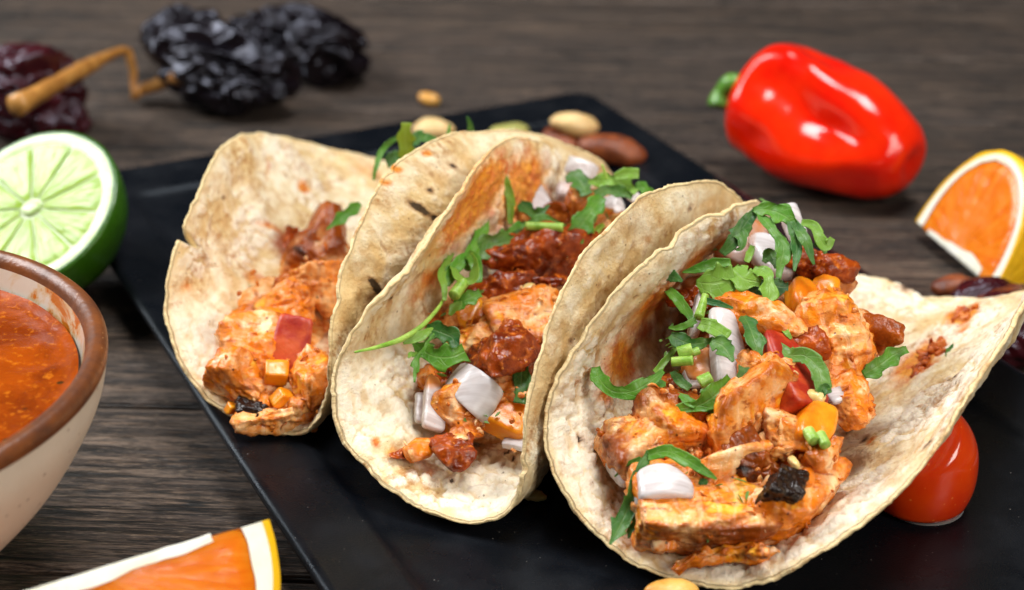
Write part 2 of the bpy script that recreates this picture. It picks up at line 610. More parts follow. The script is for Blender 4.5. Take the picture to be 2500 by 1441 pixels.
def mat_citrus(name, c1, c2, c3):
    """juice sacs: streaks running out from the core; uvw.x = distance from core, uvw.y = angle"""
    m = M(name)
    u = m.attr('uvw', 1)
    r = m.n('ObjectInfo', out=5)
    v = m.n('VectorMath', {0: u, 1: m.math('MULTIPLY', r, 20.0)}, operation='ADD')
    mp = m.n('Mapping', {0: v, 3: (2.0, 9.0, 1.0)})
    a = m.noise(mp, 1.0, 4, 0.6, 0.6)
    sac = m.vor(mp, 1.4)
    base = m.ramp(a, [(0.32, srgb(*c1)), (0.5, srgb(*c2)), (0.68, srgb(*c3))])
    base = m.mix(m.ramp(sac, [(0.0, 0.0), (0.75, 0.35)]), base, srgb(*c1))
    m.set(Base_Color=base, Roughness=0.22, Normal=m.bump(m.math('ADD', a, m.math('MULTIPLY', sac, -0.5)), 0.3, 0.05), Specular_IOR_Level=0.4)
    m.sss(0.7, (1, 0.7, 0.3), 0.4)
    return m.m


def mat_peel(name, c1, c2, pit=7.0):
    m = M(name)
    v = m.co()
    d = m.vor(v, pit)
    n = m.noise(v, 1.0, 3)
    base = m.mix(n, srgb(*c1), srgb(*c2))
    base = m.mix(m.ramp(d, [(0.1, 0.3), (0.3, 0.0)]), base, srgb(*[int(k * 0.7) for k in c1]))
    m.set(Base_Color=base, Roughness=0.34, Normal=m.bump(d, 0.35, 0.03), Coat_Weight=0.2, Coat_Roughness=0.2)
    m.sss(0.15, (1, .6, .2), 0.1)
    return m.m


def mat_bowl(outer):
    m = M('speckled_stoneware' if outer else 'brown_rim_glaze')
    v = m.co(rand=False)
    n = m.noise(v, 0.9, 6, 0.65)
    f = m.noise(v, 9, 3)
    if outer:
        sp = m.vor(v, 3.4)
        sr = m.n('SeparateColor', {0: m.vor(v, 3.4, out=1)})
        spk = m.math('MULTIPLY', m.ramp(sp, [(0.06, 1.0), (0.17, 0.0)]), m.ramp(sr, [(0.3, 0.0), (0.4, 1.0)]))
        base = m.mix(n, srgb(226, 215, 197), srgb(206, 193, 173))
        base = m.mix(m.math('MULTIPLY', spk, 0.7), base, srgb(120, 92, 74))
        m.set(Base_Color=base, Roughness=0.55, Normal=m.bump(f, 0.2, 0.02))
    else:
        base = m.mix(m.ramp(n, [(0.35, 0.0), (0.65, 1.0)]), srgb(128, 72, 32), srgb(70, 38, 24))
        sp = m.vor(v, 5)
        base = m.mix(m.ramp(sp, [(0.05, 0.7), (0.1, 0.0)]), base, srgb(190, 140, 90))
        m.set(Base_Color=base, Roughness=m.ramp(n, [(0.3, 0.3), (0.7, 0.5)]), Normal=m.bump(f, 0.4, 0.03))
    return m.m


def mat_bowl_inside():
    m = M('stained_cream_glaze')
    v = m.co(rand=False)
    n = m.noise(v, 0.9, 5, 0.65, 0.6)
    f = m.noise(v, 6, 3)
    base = m.ramp(n, [(0.46, srgb(234, 224, 206)), (0.54, srgb(226, 196, 150)), (0.60, srgb(210, 120, 30)), (0.8, srgb(196, 90, 16))])
    m.set(Base_Color=base, Roughness=0.25, Normal=m.bump(f, 0.15, 0.02), Coat_Weight=0.3)
    return m.m


def mat_salsa():
    m = M('red_salsa')
    v = m.co()
    a = m.noise(v, 0.8, 5, 0.65, 0.8)
    b = m.noise(v, 6, 4, 0.65)
    base = m.mix(m.ramp(a, [(0.36, 0.0), (0.64, 1.0)]), srgb(120, 46, 5), srgb(164, 72, 8))
    base = m.mix(m.ramp(b, [(0.55, 0.0), (0.72, 0.7)]), base, srgb(204, 116, 24))
    d = m.vor(v, 2.2)
    dr = m.n('SeparateColor', {0: m.vor(v, 2.2, out=1)})
    k = m.math('MULTIPLY', m.ramp(d, [(0.10, 1.0), (0.16, 0.0)]), m.ramp(dr, [(0.6, 0.0), (0.66, 1.0)]))
    base = m.mix(m.math('MULTIPLY', k, 0.85), base, srgb(44, 40, 18))
    m.set(Base_Color=base, Roughness=0.25, Normal=m.bump(m.math('ADD', b, a), 0.35, 0.05), Specular_IOR_Level=0.12)
    m.sss(0.15, (1, .3, .1), 0.15)
    return m.m


def mat_chili(name, c1, c2):
    m = M(name)
    v = m.co()
    a = m.noise(v, 1.2, 4)
    b = m.noise(v, 7, 4, 0.6, 0.8)
    base = m.mix(a, srgb(*c1), srgb(*c2))
    m.set(Base_Color=base, Roughness=m.ramp(b, [(0.3, 0.10), (0.7, 0.22)]), Normal=m.bump(b, 0.3, 0.08), Specular_IOR_Level=0.5, Specular_Tint=(0.75, 0.8, 1.0, 1))
    return m.m


WOOD = mat_wood()
PLATE = mat_plate()
TORT = mat_tortilla()
SALMON = mat_salmon()
SAUCE = mat_sauce()
LEAF = mat_leaf()
ONION = mat_onion()
TOMATO = mat_flesh('diced_tomato', [(136, 20, 6), (168, 38, 14), (200, 84, 34)], 0.42, 0.3, coat=0.0, bump=0.35)
ORANGEP = mat_flesh('orange_bell_pepper', [(222, 116, 8), (240, 158, 30)], 0.28, 0.35, coat=0.0, bump=0.3)
SEED = mat_flesh('pale_seed', [(226, 190, 110), (240, 214, 150)], 0.3, 0.3)
STALK = mat_flesh('cilantro_stalk', [(112, 156, 44), (168, 200, 96)], 0.35, 0.3, (.6, 1, .3), coat=0.0, freq=3, bump=0.5)
CHERRY = mat_flesh('cherry_tomato_skin', [(216, 50, 4), (232, 76, 10)], 0.16, 0.3, (1, .25, .1), 0.3, ((244, 140, 60), 4.5, 0.55), 0.5, 0.8, 0.05)
PEPPER = mat_flesh('red_pepper_skin', [(220, 22, 4), (238, 46, 6)], 0.13, 0.15, (1, .2, .1), 0.15, None, 0.0, 0.6, 0.04)
CALYX = mat_flesh('green_pepper_stem', [(70, 132, 30), (120, 170, 60)], 0.4, 0.2, (.5, 1, .3))
NUTP = mat_flesh('peeled_peanut', [(196, 158, 98), (222, 192, 136)], 0.5, 0.2, coat=0.0, bump=0.6, speck=((150, 100, 50), 2.2, 0.7))
NUTB = mat_flesh('peanut_skin', [(92, 40, 18), (150, 78, 36)], 0.34, 0.1, coat=0.0, bump=0.9, freq=2.5)
NUTG = mat_flesh('green_pumpkin_seed', [(142, 142, 70), (176, 172, 98)], 0.4, 0.15)
NUTY = mat_flesh('roasted_peanut', [(200, 136, 48), (226, 178, 90)], 0.4, 0.2, coat=0.0, bump=0.5, speck=((140, 70, 20), 2.0, 0.9))
MAROON = mat_chili('dried_maroon_chili', (38, 8, 12), (70, 20, 26))
BLACKC = mat_chili('dried_black_chili', (7, 6, 9), (22, 12, 14))
STEMC = mat_flesh('dried_chili_stem', [(150, 96, 34), (196, 140, 66)], 0.5, 0.1, bump=0.5)
LIMEF = mat_citrus('lime_flesh', (126, 160, 40), (150, 180, 62), (174, 198, 92))
ORANGEF = mat_citrus('orange_flesh', (222, 104, 6), (234, 130, 20), (242, 156, 50))
PITH = mat_flesh('white_pith', [(244, 240, 212), (250, 248, 232)], 0.5, 0.4, (1, .9, .7))
LPITH = mat_flesh('lime_pith', [(158, 188, 104), (196, 212, 160)], 0.4, 0.4, (.8, 1, .7))
LRIND = mat_peel('lime_rind', (34, 80, 8), (62, 112, 18))
ORIND = mat_peel('orange_rind', (240, 176, 10), (250, 200, 30), 6.0)
SMEAR = mat_flesh('oily_sauce_smear', [(150, 60, 14), (196, 96, 22), (216, 126, 40)], 0.35, 0.1, coat=0.0, freq=3.0, bump=0.8)


# ------------------------------------------------------------------ table and plate
ROT = math.radians(-3.0)
table = bpy.data.objects.new('table', None)
COL.objects.link(table)
table['kind'] = 'structure'
FR = np.array([[math.cos(ROT), -math.sin(ROT), 0], [math.sin(ROT), math.cos(ROT), 0], [0, 0, 1]])
PW = 5.83
for k in range(-6, 10):
    y0 = 0.35 + PW * k
    g = 0.075
    prof = [(y0 + g, -1.6), (y0 + g, -0.10), (y0 + g + 0.05, -0.03), (y0 + g + 0.14, 0.0),
            (y0 + PW - g - 0.14, 0.0), (y0 + PW - g - 0.05, -0.03), (y0 + PW - g, -0.10), (y0 + PW - g, -1.6)]
    xs = (-75.0, 75.0)
    V = np.array([(x, y, z) for x in xs for y, z in prof])
    F = grid_faces(2, len(prof))[:, ::-1]
    n = len(prof)
    V = V @ FR.T
    o = obj('plank', V, F, WOOD, table, smooth_=False, origin=np.array([0, y0 + PW / 2, -1.6]), frame=FR)
    o['kind'] = 'structure'

# plate: rounded rectangle, raised flat rim, shallow well
pd = np.array([0.4402, -0.8979])               # towards the camera
pw = np.array([0.8979, 0.4402])
pc0 = np.array([2.15, 11.40])                  # far corner
PLW, PLD = 15.4, 30.0
pcen = pc0 - pw * PLW / 2 + pd * PLD / 2


def rrect(inset, rad, z, m=10, per=26):
    hx, hy = PLW / 2 - inset, PLD / 2 - inset
    P = []
    for cx, cy, a0 in ((1, 1, 0), (-1, 1, 90), (-1, -1, 180), (1, -1, 270)):
        for i in range(m):
            a = math.radians(a0 + 90 * i / (m - 1))
            P.append((cx * (hx - rad) + rad * math.cos(a), cy * (hy - rad) + rad * math.sin(a)))
    P = np.array(P)
    out = []
    for i in range(len(P)):
        q, r = P[i], P[(i + 1) % len(P)]
        kk = per if i % m == m - 1 else 1
        for j in range(kk):
            out.append(q + (r - q) * j / kk)
    P = np.array(out)
    W = pcen + P[:, :1] * pw + P[:, 1:] * (-pd)
    return np.c_[W, np.full(len(W), z)]


rings = [rrect(1.6, 0.5, 0.04), rrect(0.75, 0.6, 0.08), rrect(0.5, 0.6, 0.25), rrect(0.12, 0.6, 0.70), rrect(0.02, 0.6, 0.84),
         rrect(0.0, 0.6, 0.90), rrect(0.03, 0.6, 0.97), rrect(0.12, 0.58, 1.005), rrect(0.24, 0.55, 0.99), rrect(0.36, 0.5, 0.955),
         rrect(0.9, 0.5, 0.92), rrect(1.38, 0.45, 0.89), rrect(1.46, 0.42, 0.875), rrect(1.56, 0.4, 0.815), rrect(1.66, 0.4, 0.768),
         rrect(1.78, 0.4, 0.748), rrect(1.95, 0.4, 0.745), rrect(2.15, 0.4, 0.745), rrect(4, 0.3, 0.745), rrect(7.0, 0.2, 0.745), rrect(7.698, 0.001, 0.745)]
n = len(rings[0])
V = np.vstack(rings)
F = grid_faces(len(rings), n, True)
plate = obj('plate', V, F, PLATE)
tag(plate, 'rectangular matte black serving plate with a raised flat rim under the three tacos', 'plate')

# ------------------------------------------------------------------ tortillas
KT = np.array([-7, -5.25, -3.5, -2.2, -1.1, 0, 1.1, 2.2, 3.5, 5.25, 7.0])
TT = np.linspace(-7, 7, 281)
TP = [
    [-4.2646, -7.9242, 0.325, 6.1433, -0.0107, 0.3626, -0.1496, -0.004, 0.0319, 0.1663, 0.653, 0.1854, 0.2781, 1.0447, 0.6993, -0.0184, 0.2302, 0.2882, 0.2326, -0.0109, -0.0504, 0.0829, -0.0321, 0.0584, 0.2902, 0.0688, 0.0909, 0.6162, 0.5715, 0.2988],
    [-0.9972, -10.7203, 0.3659, 5.7728, 0.1057, 0.0124, -0.4332, -0.0368, 0.0198, 0.2146, 1.1663, 0.291, 0.0226, 0.4832, 1.3487, -0.0264, 0.0094, 0.2302, 0.1645, -0.0585, -0.2375, -0.2326, -0.0206, 0.5052, 0.859, 0.8119, 0.063, 0.0079, 0.2771, 0.1749],
    [2.8514, -12.4542, 0.3767, 6.1263, 0.0216, -0.0178, -0.0344, -0.0059, -0.7684, -0.3138, 0.6687, 0.123, 0.349, 0.2984, 0.425, 0.125, 0.2756, 0.1023, 0.2478, -0.9069, -0.9097, 1.0783, 0.8171, 0.7112, -0.2034, 0.4364, -0.0321, 0.203, 0.5319, 0.3342]]
TP = [np.array(p) for p in TP]


def bend_profile(kap, phi0):
    k = np.interp(TT, KT, kap)
    dt = TT[1] - TT[0]
    ph = np.r_[0, np.cumsum((k[1:] + k[:-1]) / 2 * dt)]
    ph += phi0 - ph[140]
    c, s = np.cos(ph), np.sin(ph)
    x = np.r_[0, np.cumsum((c[1:] + c[:-1]) / 2 * dt)]
    z = np.r_[0, np.cumsum((s[1:] + s[:-1]) / 2 * dt)]
    return x - x[140], z - z[140]


def sheet(p, s, t):
    """the folded tortilla: s along the fold, t across it (cm on the flat round)"""
    xn, zn = bend_profile(p[8:19], p[5])
    xf, zf = bend_profile(p[19:30], p[6])
    k = np.clip(s / (2 * p[3]), 0, 1)
    x = (1 - k) * np.interp(t, TT, xn) + k * np.interp(t, TT, xf)
    z = (1 - k) * np.interp(t, TT, zn) + k * np.interp(t, TT, zf)
    a = np.array([math.sin(p[2]), math.cos(p[2]), 0])
    e = np.array([math.cos(p[2]), -math.sin(p[2]), 0])
    q = np.array([p[0], p[1], 0.95]) + s[:, None] * a + x[:, None] * e
    q[:, 2] += z + p[7] * s + p[4] * np.clip(1 - s / 4, 0, 1) ** 2
    return q


def plate_top(q):
    d = q[:, :2] - pcen
    ins = np.minimum(PLW / 2 - np.abs(d @ pw), PLD / 2 - np.abs(d @ pd))
    return np.interp(ins, [-.3, -.05, .0, .12, .36, .9, 1.42, 1.56, 1.7], [0.3, .6, .95, 1.01, .96, .92, .89, .80, .75])


def rest(q, th):
    f = plate_top(q) + th
    k = 0.05
    d = (q[:, 2] - f) / k
    q = q.copy()
    q[:, 2] = f + k * np.where(d > 20, d, np.log1p(np.exp(np.clip(d, -50, 20))))
    return q


def tortilla(i, label, stains, nicks, folds=()):
    p = TP[i]
    R0 = p[3]
    nr, na = 92, 560
    a = np.linspace(-np.pi, np.pi, na, endpoint=False)
    ca = np.stack([np.cos(a), np.sin(a), np.zeros(na)], 1)
    Ra = R0 * (1 + 0.008 * fbm(ca * 2.2 + 5 * i, 2)) + 0.05 * fbm(ca * 6 + i * 3.3, 2) + 0.016 * fbm(ca * 34 + i, 2)
    for th, dep, wid in nicks:
        d = (a - math.radians(th) + np.pi) % (2 * np.pi) - np.pi
        Ra -= dep * np.clip(1 - np.abs(d) * R0 / wid, 0, 1) ** 0.7
    r = np.linspace(0.004, 1, nr) ** 0.9
    rr, aa = np.meshgrid(r, a, indexing='ij')
    RR = rr * Ra[None]
    s = (R0 - RR * np.cos(aa)).ravel()
    t = (RR * np.sin(aa)).ravel()
    e = 2e-3
    q = sheet(p, s, t)
    nrm = np.cross(sheet(p, s, t + e) - q, sheet(p, s + e, t) - q)
    nrm /= np.linalg.norm(nrm, axis=1)[:, None]
    q = rest(q, .24)
    d2 = np.stack([s, t, np.zeros_like(s)], 1)
    rim = np.clip((RR.ravel() - (R0 - 0.55)) / 0.55, 0, 1)
    # gentle warping, shared by both faces
    warp = 0.07 * fbm(d2 * 0.45 + i * 7, 3) + 0.05 * fbm(d2 * 1.3 + 30 + i, 2)
    for ax, pos, amp, wid in folds:
        u = (s * math.cos(ax) + t * math.sin(ax)) - pos
        warp = warp + amp * np.exp(-(u / wid) ** 2)
    q = q + nrm * (warp * (1 - 0.3 * rim))[:, None]
    # blistered inner face: cobbled bumps of several sizes
    dw = d2 + 0.25 * np.stack([fbm(d2 * 1.4 + 3, 2), fbm(d2 * 1.4 + 8, 2), 0 * s], 1)
    f1, f2 = worley(dw * np.array([2.4, 2.4, 1]) + np.array([i * 9, 0, 0.5]))
    g1, g2 = worley(dw * np.array([5.2, 5.2, 1]) + np.array([i * 9 + 3, 0, 0.5]))
    zone = smooth(-0.15, 0.5, fbm(d2 * 0.42 + 11 + 4 * i, 2) - (0.08 if i == 0 else -0.10) + 0.45 * smooth(4.2, 1.0, s))
    bl = smooth(0.02, 0.30, f2 - f1) * (0.35 + 0.65 * zone)
    bs = smooth(0.02, 0.30, g2 - g1)
    inner = (0.055 * bl + 0.034 * bs) * (.35 + .65 * zone) + 0.022 * fbm(d2 * 4, 3) + 0.018 * fbm(d2 * 11, 2)
    inner = inner * (1 - .55 * rim) - 0.05 * (rim ** 3)
    outer = (0.05 * fbm(d2 * 1.8 + 60 + i, 3) + 0.022 * fbm(d2 * 7 + i, 3)) * (1 - .6 * rim)
    th = 0.155 + 0.02 * fbm(d2 * 0.8 + 90, 2)
    top = q + nrm * (inner - 0.01)[:, None]
    bot = q - nrm * (th + outer - 0.04 * rim ** 4)[:, None]
    V = [top.reshape(nr, na, 3), None, bot.reshape(nr, na, 3)]
    # crumbly edge between the faces: rows of different reach
    edge = []
    tn = (top.reshape(nr, na, 3)[-1] - top.reshape(nr, na, 3)[-3])
    tn /= np.linalg.norm(tn, axis=1)[:, None]
    T, B = top.reshape(nr, na, 3)[-1], bot.reshape(nr, na, 3)[-1]
    for f, o in ((0.12, 0.035), (0.32, 0.06), (0.55, 0.058), (0.76, 0.05), (0.92, 0.025)):
        rag = o + 0.02 * fbm(ca * 9 + f * 5 + i, 2) + 0.014 * fbm(ca * 60 + f * 30, 2)
        edge.append(T * (1 - f) + B * f + tn * rag[:, None])
    E_ = np.array(edge)
    bot_r = bot.reshape(nr, na, 3)[::-1]
    ALL = np.vstack([top.reshape(-1, 3), E_.reshape(-1, 3), bot_r.reshape(-1, 3)])
    rows = nr * 2 + len(edge)
    F = grid_faces(rows, na, True)
    cap = np.arange(na)
    disc = np.vstack([d2, np.repeat(d2.reshape(nr, na, 3)[-1][None], len(edge), 0).reshape(-1, 3) + np.array([0, 0, 3.0]),
                      d2.reshape(nr, na, 3)[::-1].reshape(-1, 3) + np.array([0, 0, 7.0])])
    ne = len(edge) * na
    side = np.r_[np.zeros(nr * na), np.full(ne, 0.5), np.ones(nr * na)]
    eg = np.r_[smooth(0.75, 1, rim) * 0.7, np.ones(ne), (smooth(0.7, 1, rim) * 0.8).reshape(nr, na)[::-1].ravel()]
    blister = np.r_[bl * (0.4 + 0.6 * bs) * smooth(0.15, 0.75, zone), np.zeros(ne), np.zeros(nr * na)]
    crack = np.r_[(1 - smooth(0.0, 0.11, f2 - f1)) * smooth(.2, .7, zone) * smooth(-.3, .3, fbm(d2 * 1.1 + 77, 2) + .05) * (1 - smooth(.3, .8, rim)), np.zeros(ne), np.zeros(nr * na)]
    rs_ = np.random.RandomState(40 + i)
    stains = list(stains)
    for k in range(46):
        rr_, th_ = R0 * math.sqrt(rs_.uniform(.1, .97)), rs_.uniform(-math.pi, math.pi)
        z_ = rs_.uniform(.05, .12) if k % 4 else rs_.uniform(.12, .24)
        stains.append((1, 'io'[k % 2], R0 - rr_ * math.cos(th_), rr_ * math.sin(th_), z_ * rs_.uniform(1, 2.2), z_, rs_.uniform(0, 180), rs_.uniform(.5, .9)))
    st = np.zeros((len(ALL), 3))
    for ch, sd, s0, t0, rs, rt, ang, k in stains:
        u, v_ = disc[:, 0] - s0, disc[:, 1] - t0
        c, sn = math.cos(math.radians(ang)), math.sin(math.radians(ang))
        x, y = (u * c + v_ * sn) / rs, (-u * sn + v_ * c) / rt
        on = (side < 0.6) if sd == 'i' else (side > 0.4)
        st[:, ch] = np.maximum(st[:, ch], k * np.exp(-(x * x + y * y)) * on)
    o = obj('tortilla', ALL, F, TORT, attrs=dict(disc=disc, side=side, edge=eg, blister=blister, stain=st, crack=crack))
    return tag(o, label, 'tortilla', 'folded corn tortillas on the plate')


# stains: (channel 0 oil / 1 char / 2 sauce, face, s, t, radius s, radius t, turn, strength)
tortilla(0, 'leftmost folded corn tortilla with a torn notch in its left edge', [
    (0, 'i', 8.2, -3.8, .28, .22, 0, .95), (1, 'i', 4.7, -5.0, .16, .12, 0, .7), (0, 'i', 7.6, -4.9, 1.2, .13, -35, .5), (0, 'i', 5.7, -3.6, .5, .16, 40, .75),
    (2, 'i', 5.8, -2.9, .75, .55, 0, 1.0), (0, 'i', 4.1, -2.95, .35, .3, 0, .7), (0, 'i', 1.8, -2.45, .4, .2, 0, .6), (0, 'i', 2.0, -3.8, .3, .2, 0, .6),
    (0, 'i', 10.7, -3.0, .9, .6, 0, .5), (0, 'i', 2.6, -2.3, .5, .25, 30, .75), (0, 'i', 3.0, 0, 3.2, 1.4, 0, .7), (2, 'i', 4.5, -.5, 3, 1.2, 0, .6),
    (1, 'o', 3.7, 4.65, .42, .13, -38, 1.1), (1, 'o', 4.04, 4.37, .18, .1, -30, 1.2), (1, 'o', 4.11, 5.0, .14, .12, 0, .9), (1, 'o', 2.0, 3.15, .34, .085, -60, 1.7), (1, 'o', 1.88, 2.9, .22, .2, 0, .8),
    (1, 'o', 5.36, 5.16, .13, .1, 0, .8), (1, 'o', 2.4, 4.0, .3, .1, -60, .6), (0, 'o', 4.63, 5.8, .14, .1, 0, 1), (0, 'o', 3.6, 5.55, .16, .1, 0, 1.0), (0, 'o', 3.1, 5.3, .22, .1, 0, .8), (1, 'o', 3.0, 3.3, .12, .1, 0, .9)],
    [(-53, 0.75, 0.17), (30, .05, .2), (64, .07, .12)], folds=((0.55, 2.9, 0.10, 0.35), (-0.5, 4.5, 0.06, 0.5)))
tortilla(1, 'middle folded corn tortilla with an orange oil stain inside its left wall', [
    (0, 'i', 6.1, -4.9, 2.0, .9, 0, 1.2), (0, 'i', 8.0, -4.0, 1.2, .9, 0, 1.25), (0, 'i', 4.3, -3.9, .8, .45, 0, .75), (0, 'i', 8.8, -4.9, .9, .4, 0, .45),
    (0, 'i', .9, -.9, .16, .14, 0, .6), (1, 'i', .94, -.48, .1, .07, 0, .9), (0, 'i', .9, -1.75, .22, .18, 0, .85), (0, 'i', .9, -2.1, .15, .12, 0, .9), (0, 'i', 1.35, -1.4, .5, .35, 20, .55),
    (1, 'i', 2.25, 0.1, .16, .05, 20, 1.0), (1, 'i', 2.1, .3, .1, .05, 0, .9), (1, 'i', 1.8, 0.2, .12, .04, 0, .9), (1, 'i', 2.5, .5, .1, .06, 0, .8), (1, 'i', 1.75, -.25, .12, .05, 0, .8),
    (2, 'i', 6, -1.2, 3.4, 1.6, 0, .9), (0, 'i', 3.2, -.9, 1.6, .9, 0, .5),
    (1, 'o', 4.7, 4.9, .2, .12, 30, .55), (1, 'o', 3.4, 4.45, .16, .1, 0, .6), (1, 'o', 4.1, 4.6, .2, .14, 0, .5), (0, 'o', 1.6, 1.6, .8, .7, 0, .45), (1, 'o', 2.35, 3.6, .1, .1, 0, .6), (1, 'o', 1.5, 3.0, .06, .06, 0, .8)],
    [(-20, .06, .2), (18, .10, .10), (-62, .10, .3), (-86, .10, .25), (12, .06, .15)], folds=((-0.75, 4.6, -0.07, 0.22), (0.4, -1.0, 0.05, 0.3)))
tortilla(2, 'rightmost wide open corn tortilla with a pointed right flap over the tomato', [
    (0, 'i', 5.3, -4.2, 1.5, .9, 20, 1.0), (0, 'i', 3.9, -3.4, 1.0, .7, 40, 1.0), (0, 'i', 6.0, -5.0, .8, .5, 0, .9), (2, 'i', 5.0, -3.4, .9, .35, 25, .75), (0, 'i', 2.9, -3.1, .5, .3, 30, .7), (2, 'i', 6.5, -4.0, .8, .5, 0, .7),
    (1, 'i', 4.73, 2.18, .25, .14, 0, .95), (0, 'i', 4.4, 2.4, .15, .12, 0, .9), (1, 'i', 3.5, 2.0, .3, .08, 50, .8), (1, 'i', 5.4, 1.7, .5, .12, 0, .8), (1, 'i', 6.1, 1.9, .4, .12, 10, .8),
    (0, 'i', 7.9, 2.65, 1.1, .5, 8, 1.25), (2, 'i', 8.0, 2.85, .85, .16, 8, 1.1), (0, 'i', 10.0, 3.2, .5, .4, 0, 1.2), (2, 'i', 10.0, 3.2, .3, .22, 0, 1.1), (0, 'i', 9.2, 3.4, .6, .25, 10, .7), (1, 'i', 1.6, -2.9, .16, .09, 60, 1.0),
    (2, 'i', 5, .0, 4.2, 1.3, 0, .9), (0, 'i', 3.5, 1.4, 2.2, .4, 0, .7), (1, 'i', 2.1, 2.0, .4, .06, 30, .8), (1, 'i', 1.0, -2.2, .1, .1, 0, .6)],
    [(-132, .35, 2.6), (-95, .12, .4), (-78, .14, .3), (115, .14, 1.0), (100, .10, .3), (60, .10, .12), (82, .08, .2)], folds=((0.5, 1.2, 0.05, 0.4),))

# ------------------------------------------------------------------ the fillings
HT = [([0, 1, 3, 5, 8, 12], [1.25, 1.9, 2.1, 2.15, 2.5, 2.5]),
      ([0, 1.5, 3, 5, 7, 9, 12], [1.25, 1.6, 2.2, 2.7, 3.0, 3.3, 3.5]),
      ([0, 1, 2.3, 4, 6, 8, 12], [1.25, 2.1, 2.5, 3.0, 3.4, 4.0, 4.1])]


def pile(i, px, py, dz=0.0):
    """a point on top of the filling of taco i"""
    p = TP[i]
    a = np.array([math.sin(p[2]), math.cos(p[2])])
    lo, hi = 0.8, 6.0
    for _ in range(30):
        z = (lo + hi) / 2
        q = at(px, py, z)
        s = (q[:2] - p[:2]) @ a
        if np.interp(s, *HT[i]) + dz > z:
            lo = z
        else:
            hi = z
    return at(px, py, (lo + hi) / 2)


SEEDN = [100]



def piece(name, label, cat, i, px, py, dz, wpx, hpx, dpx, rot, mat, group=None, roast=None, **kw):
    """wpx, hpx, dpx: full size of the piece in photograph pixels (about 0.0092 cm each)"""
    SEEDN[0] += 1
    k = 0.0046
    kw.setdefault('seed', SEEDN[0])
    c = pile(i, px, py, dz)
    CREASE[0] = None
    V, F, L = chunk(c, (wpx * k, hpx * k, dpx * k), rot, **kw)
    at_ = np.zeros(len(V))
    if roast:
        d = np.array(roast[:3], float)
        d /= np.linalg.norm(d)
        Wd = (V - c)
        Wd = Wd / np.abs(Wd @ d).max()
        at_ = smooth(roast[3], roast[3] + 0.6, Wd @ d) * roast[4]
    return tag(obj(name, V, F, mat, attrs=dict(roast=at_, crease=CREASE[0] if CREASE[0] is not None else np.zeros(len(V)))), label, cat, group)


HEAPS = []
GRP = ['salmon pieces in the left taco', 'salmon pieces in the middle taco', 'salmon pieces in the right taco']


def salmon(i, px, py, dz, w, h, d, rot, label, roast=None, **kw):
    for k, v in dict(lvl=5 if w * h > 5500 else 4, p=10, planes=9, amp=0.12, freq=1.5, fib=0.06, fine=0.03, flake=.08).items():
        kw.setdefault(k, v)
    o = piece('salmon_chunk', label, 'salmon', i, px, py, dz, w, h, d, rot, SALMON, GRP[i], roast, **kw)
    me = o.data
    v = np.empty(len(me.vertices) * 3)
    me.vertices.foreach_get('co', v)
    nn = np.empty(len(me.vertices) * 3)
    me.vertices.foreach_get('normal', nn)
    if not (roast and roast[4] > 1):
        HEAPS.append((v.reshape(-1, 3) / S + np.array(o.location) / S, nn.reshape(-1, 3), w * h))
    return o


def sauce(i, px, py, dz, w, h, d, rot, label, **kw):
    for k, v in dict(lvl=5, p=4, planes=8, amp=0.14, freq=1.6, lump=0.11, lfreq=4.5, fine=0.02).items():
        kw.setdefault(k, v)
    return piece('chili_sauce', label, 'sauce', i, px, py, dz, w, h, d, rot, SAUCE, None, None, **kw)


def dice(name, cat, mat, i, px, py, dz, w, h, d, rot, label, group=None, **kw):
    if name == 'onion_piece':
        kw['bend'] = kw.get('bend', -.12) * 3.6
        kw.setdefault('planes', 5)
        d = d * .72
        kw.setdefault('dmin', .75)
        kw.setdefault('p', 10)
    for k, v in dict(lvl=4, p=16, planes=2, box=0.8, amp=0.03, freq=1.5, fine=0.008).items():
        kw.setdefault(k, v)
    return piece(name, label, cat, i, px, py, dz, w, h, d, rot, mat, group, **kw)


ON = 'onion pieces in the tacos'
# --- left taco
salmon(0, 735, 790, -1.15, 250, 330, 150, (0, 0, -25), 'salmon heap filling the trough of the left taco, mostly covered', lvl=5)
salmon(0, 775, 640, -.3, 180, 200, 150, (0, 20, -25), 'brown salmon at the back of the left taco against its right wall', (0, 0, 1, -.2, .6))
salmon(0, 760, 688, 0.0, 128, 100, 110, (20, 10, 30), 'ragged salmon chunk at the back of the left taco', (.3, .3, 1, .5, .5))
salmon(0, 700, 748, 0.0, 150, 100, 110, (15, -20, 10), 'flaky salmon chunk in the middle of the left taco', (-.3, 0, 1, .5, .4))
salmon(0, 645, 800, 0.0, 100, 70, 80, (0, -20, 20), 'small orange salmon piece left of the tomato in the left taco')
salmon(0, 622, 882, 0.0, 128, 130, 120, (25, 10, -15), 'pale pink salmon chunk with an orange top at the front of the left taco')
salmon(0, 616, 953, 0.0, 130, 86, 90, (0, 25, -10), 'lower front salmon flake beside the charred skin in the left taco')
salmon(0, 762, 925, .05, 72, 150, 80, (20, 30, -25), 'smooth pink salmon slab against the right wall of the left taco', fib=0.03, amp=.05)
salmon(0, 690, 1016, 0.0, 120, 52, 50, (0, 0, 15), 'shredded salmon at the front lip of the left taco', lump=.12, lfreq=5)
salmon(0, 745, 1000, -.1, 90, 50, 50, (0, 10, 35), 'pale salmon shred low on the right of the left taco', lump=.08, lfreq=5)
dice('tomato_dice', 'tomato', TOMATO, 0, 712, 852, .16, 80, 140, 60, (52, 8, -10), 'red tomato piece in the left taco', bend=.05)
dice('pepper_dice', 'pepper', ORANGEP, 0, 674, 912, .25, 50, 42, 40, (20, 10, 10), 'orange pepper cube in front of the tomato in the left taco')
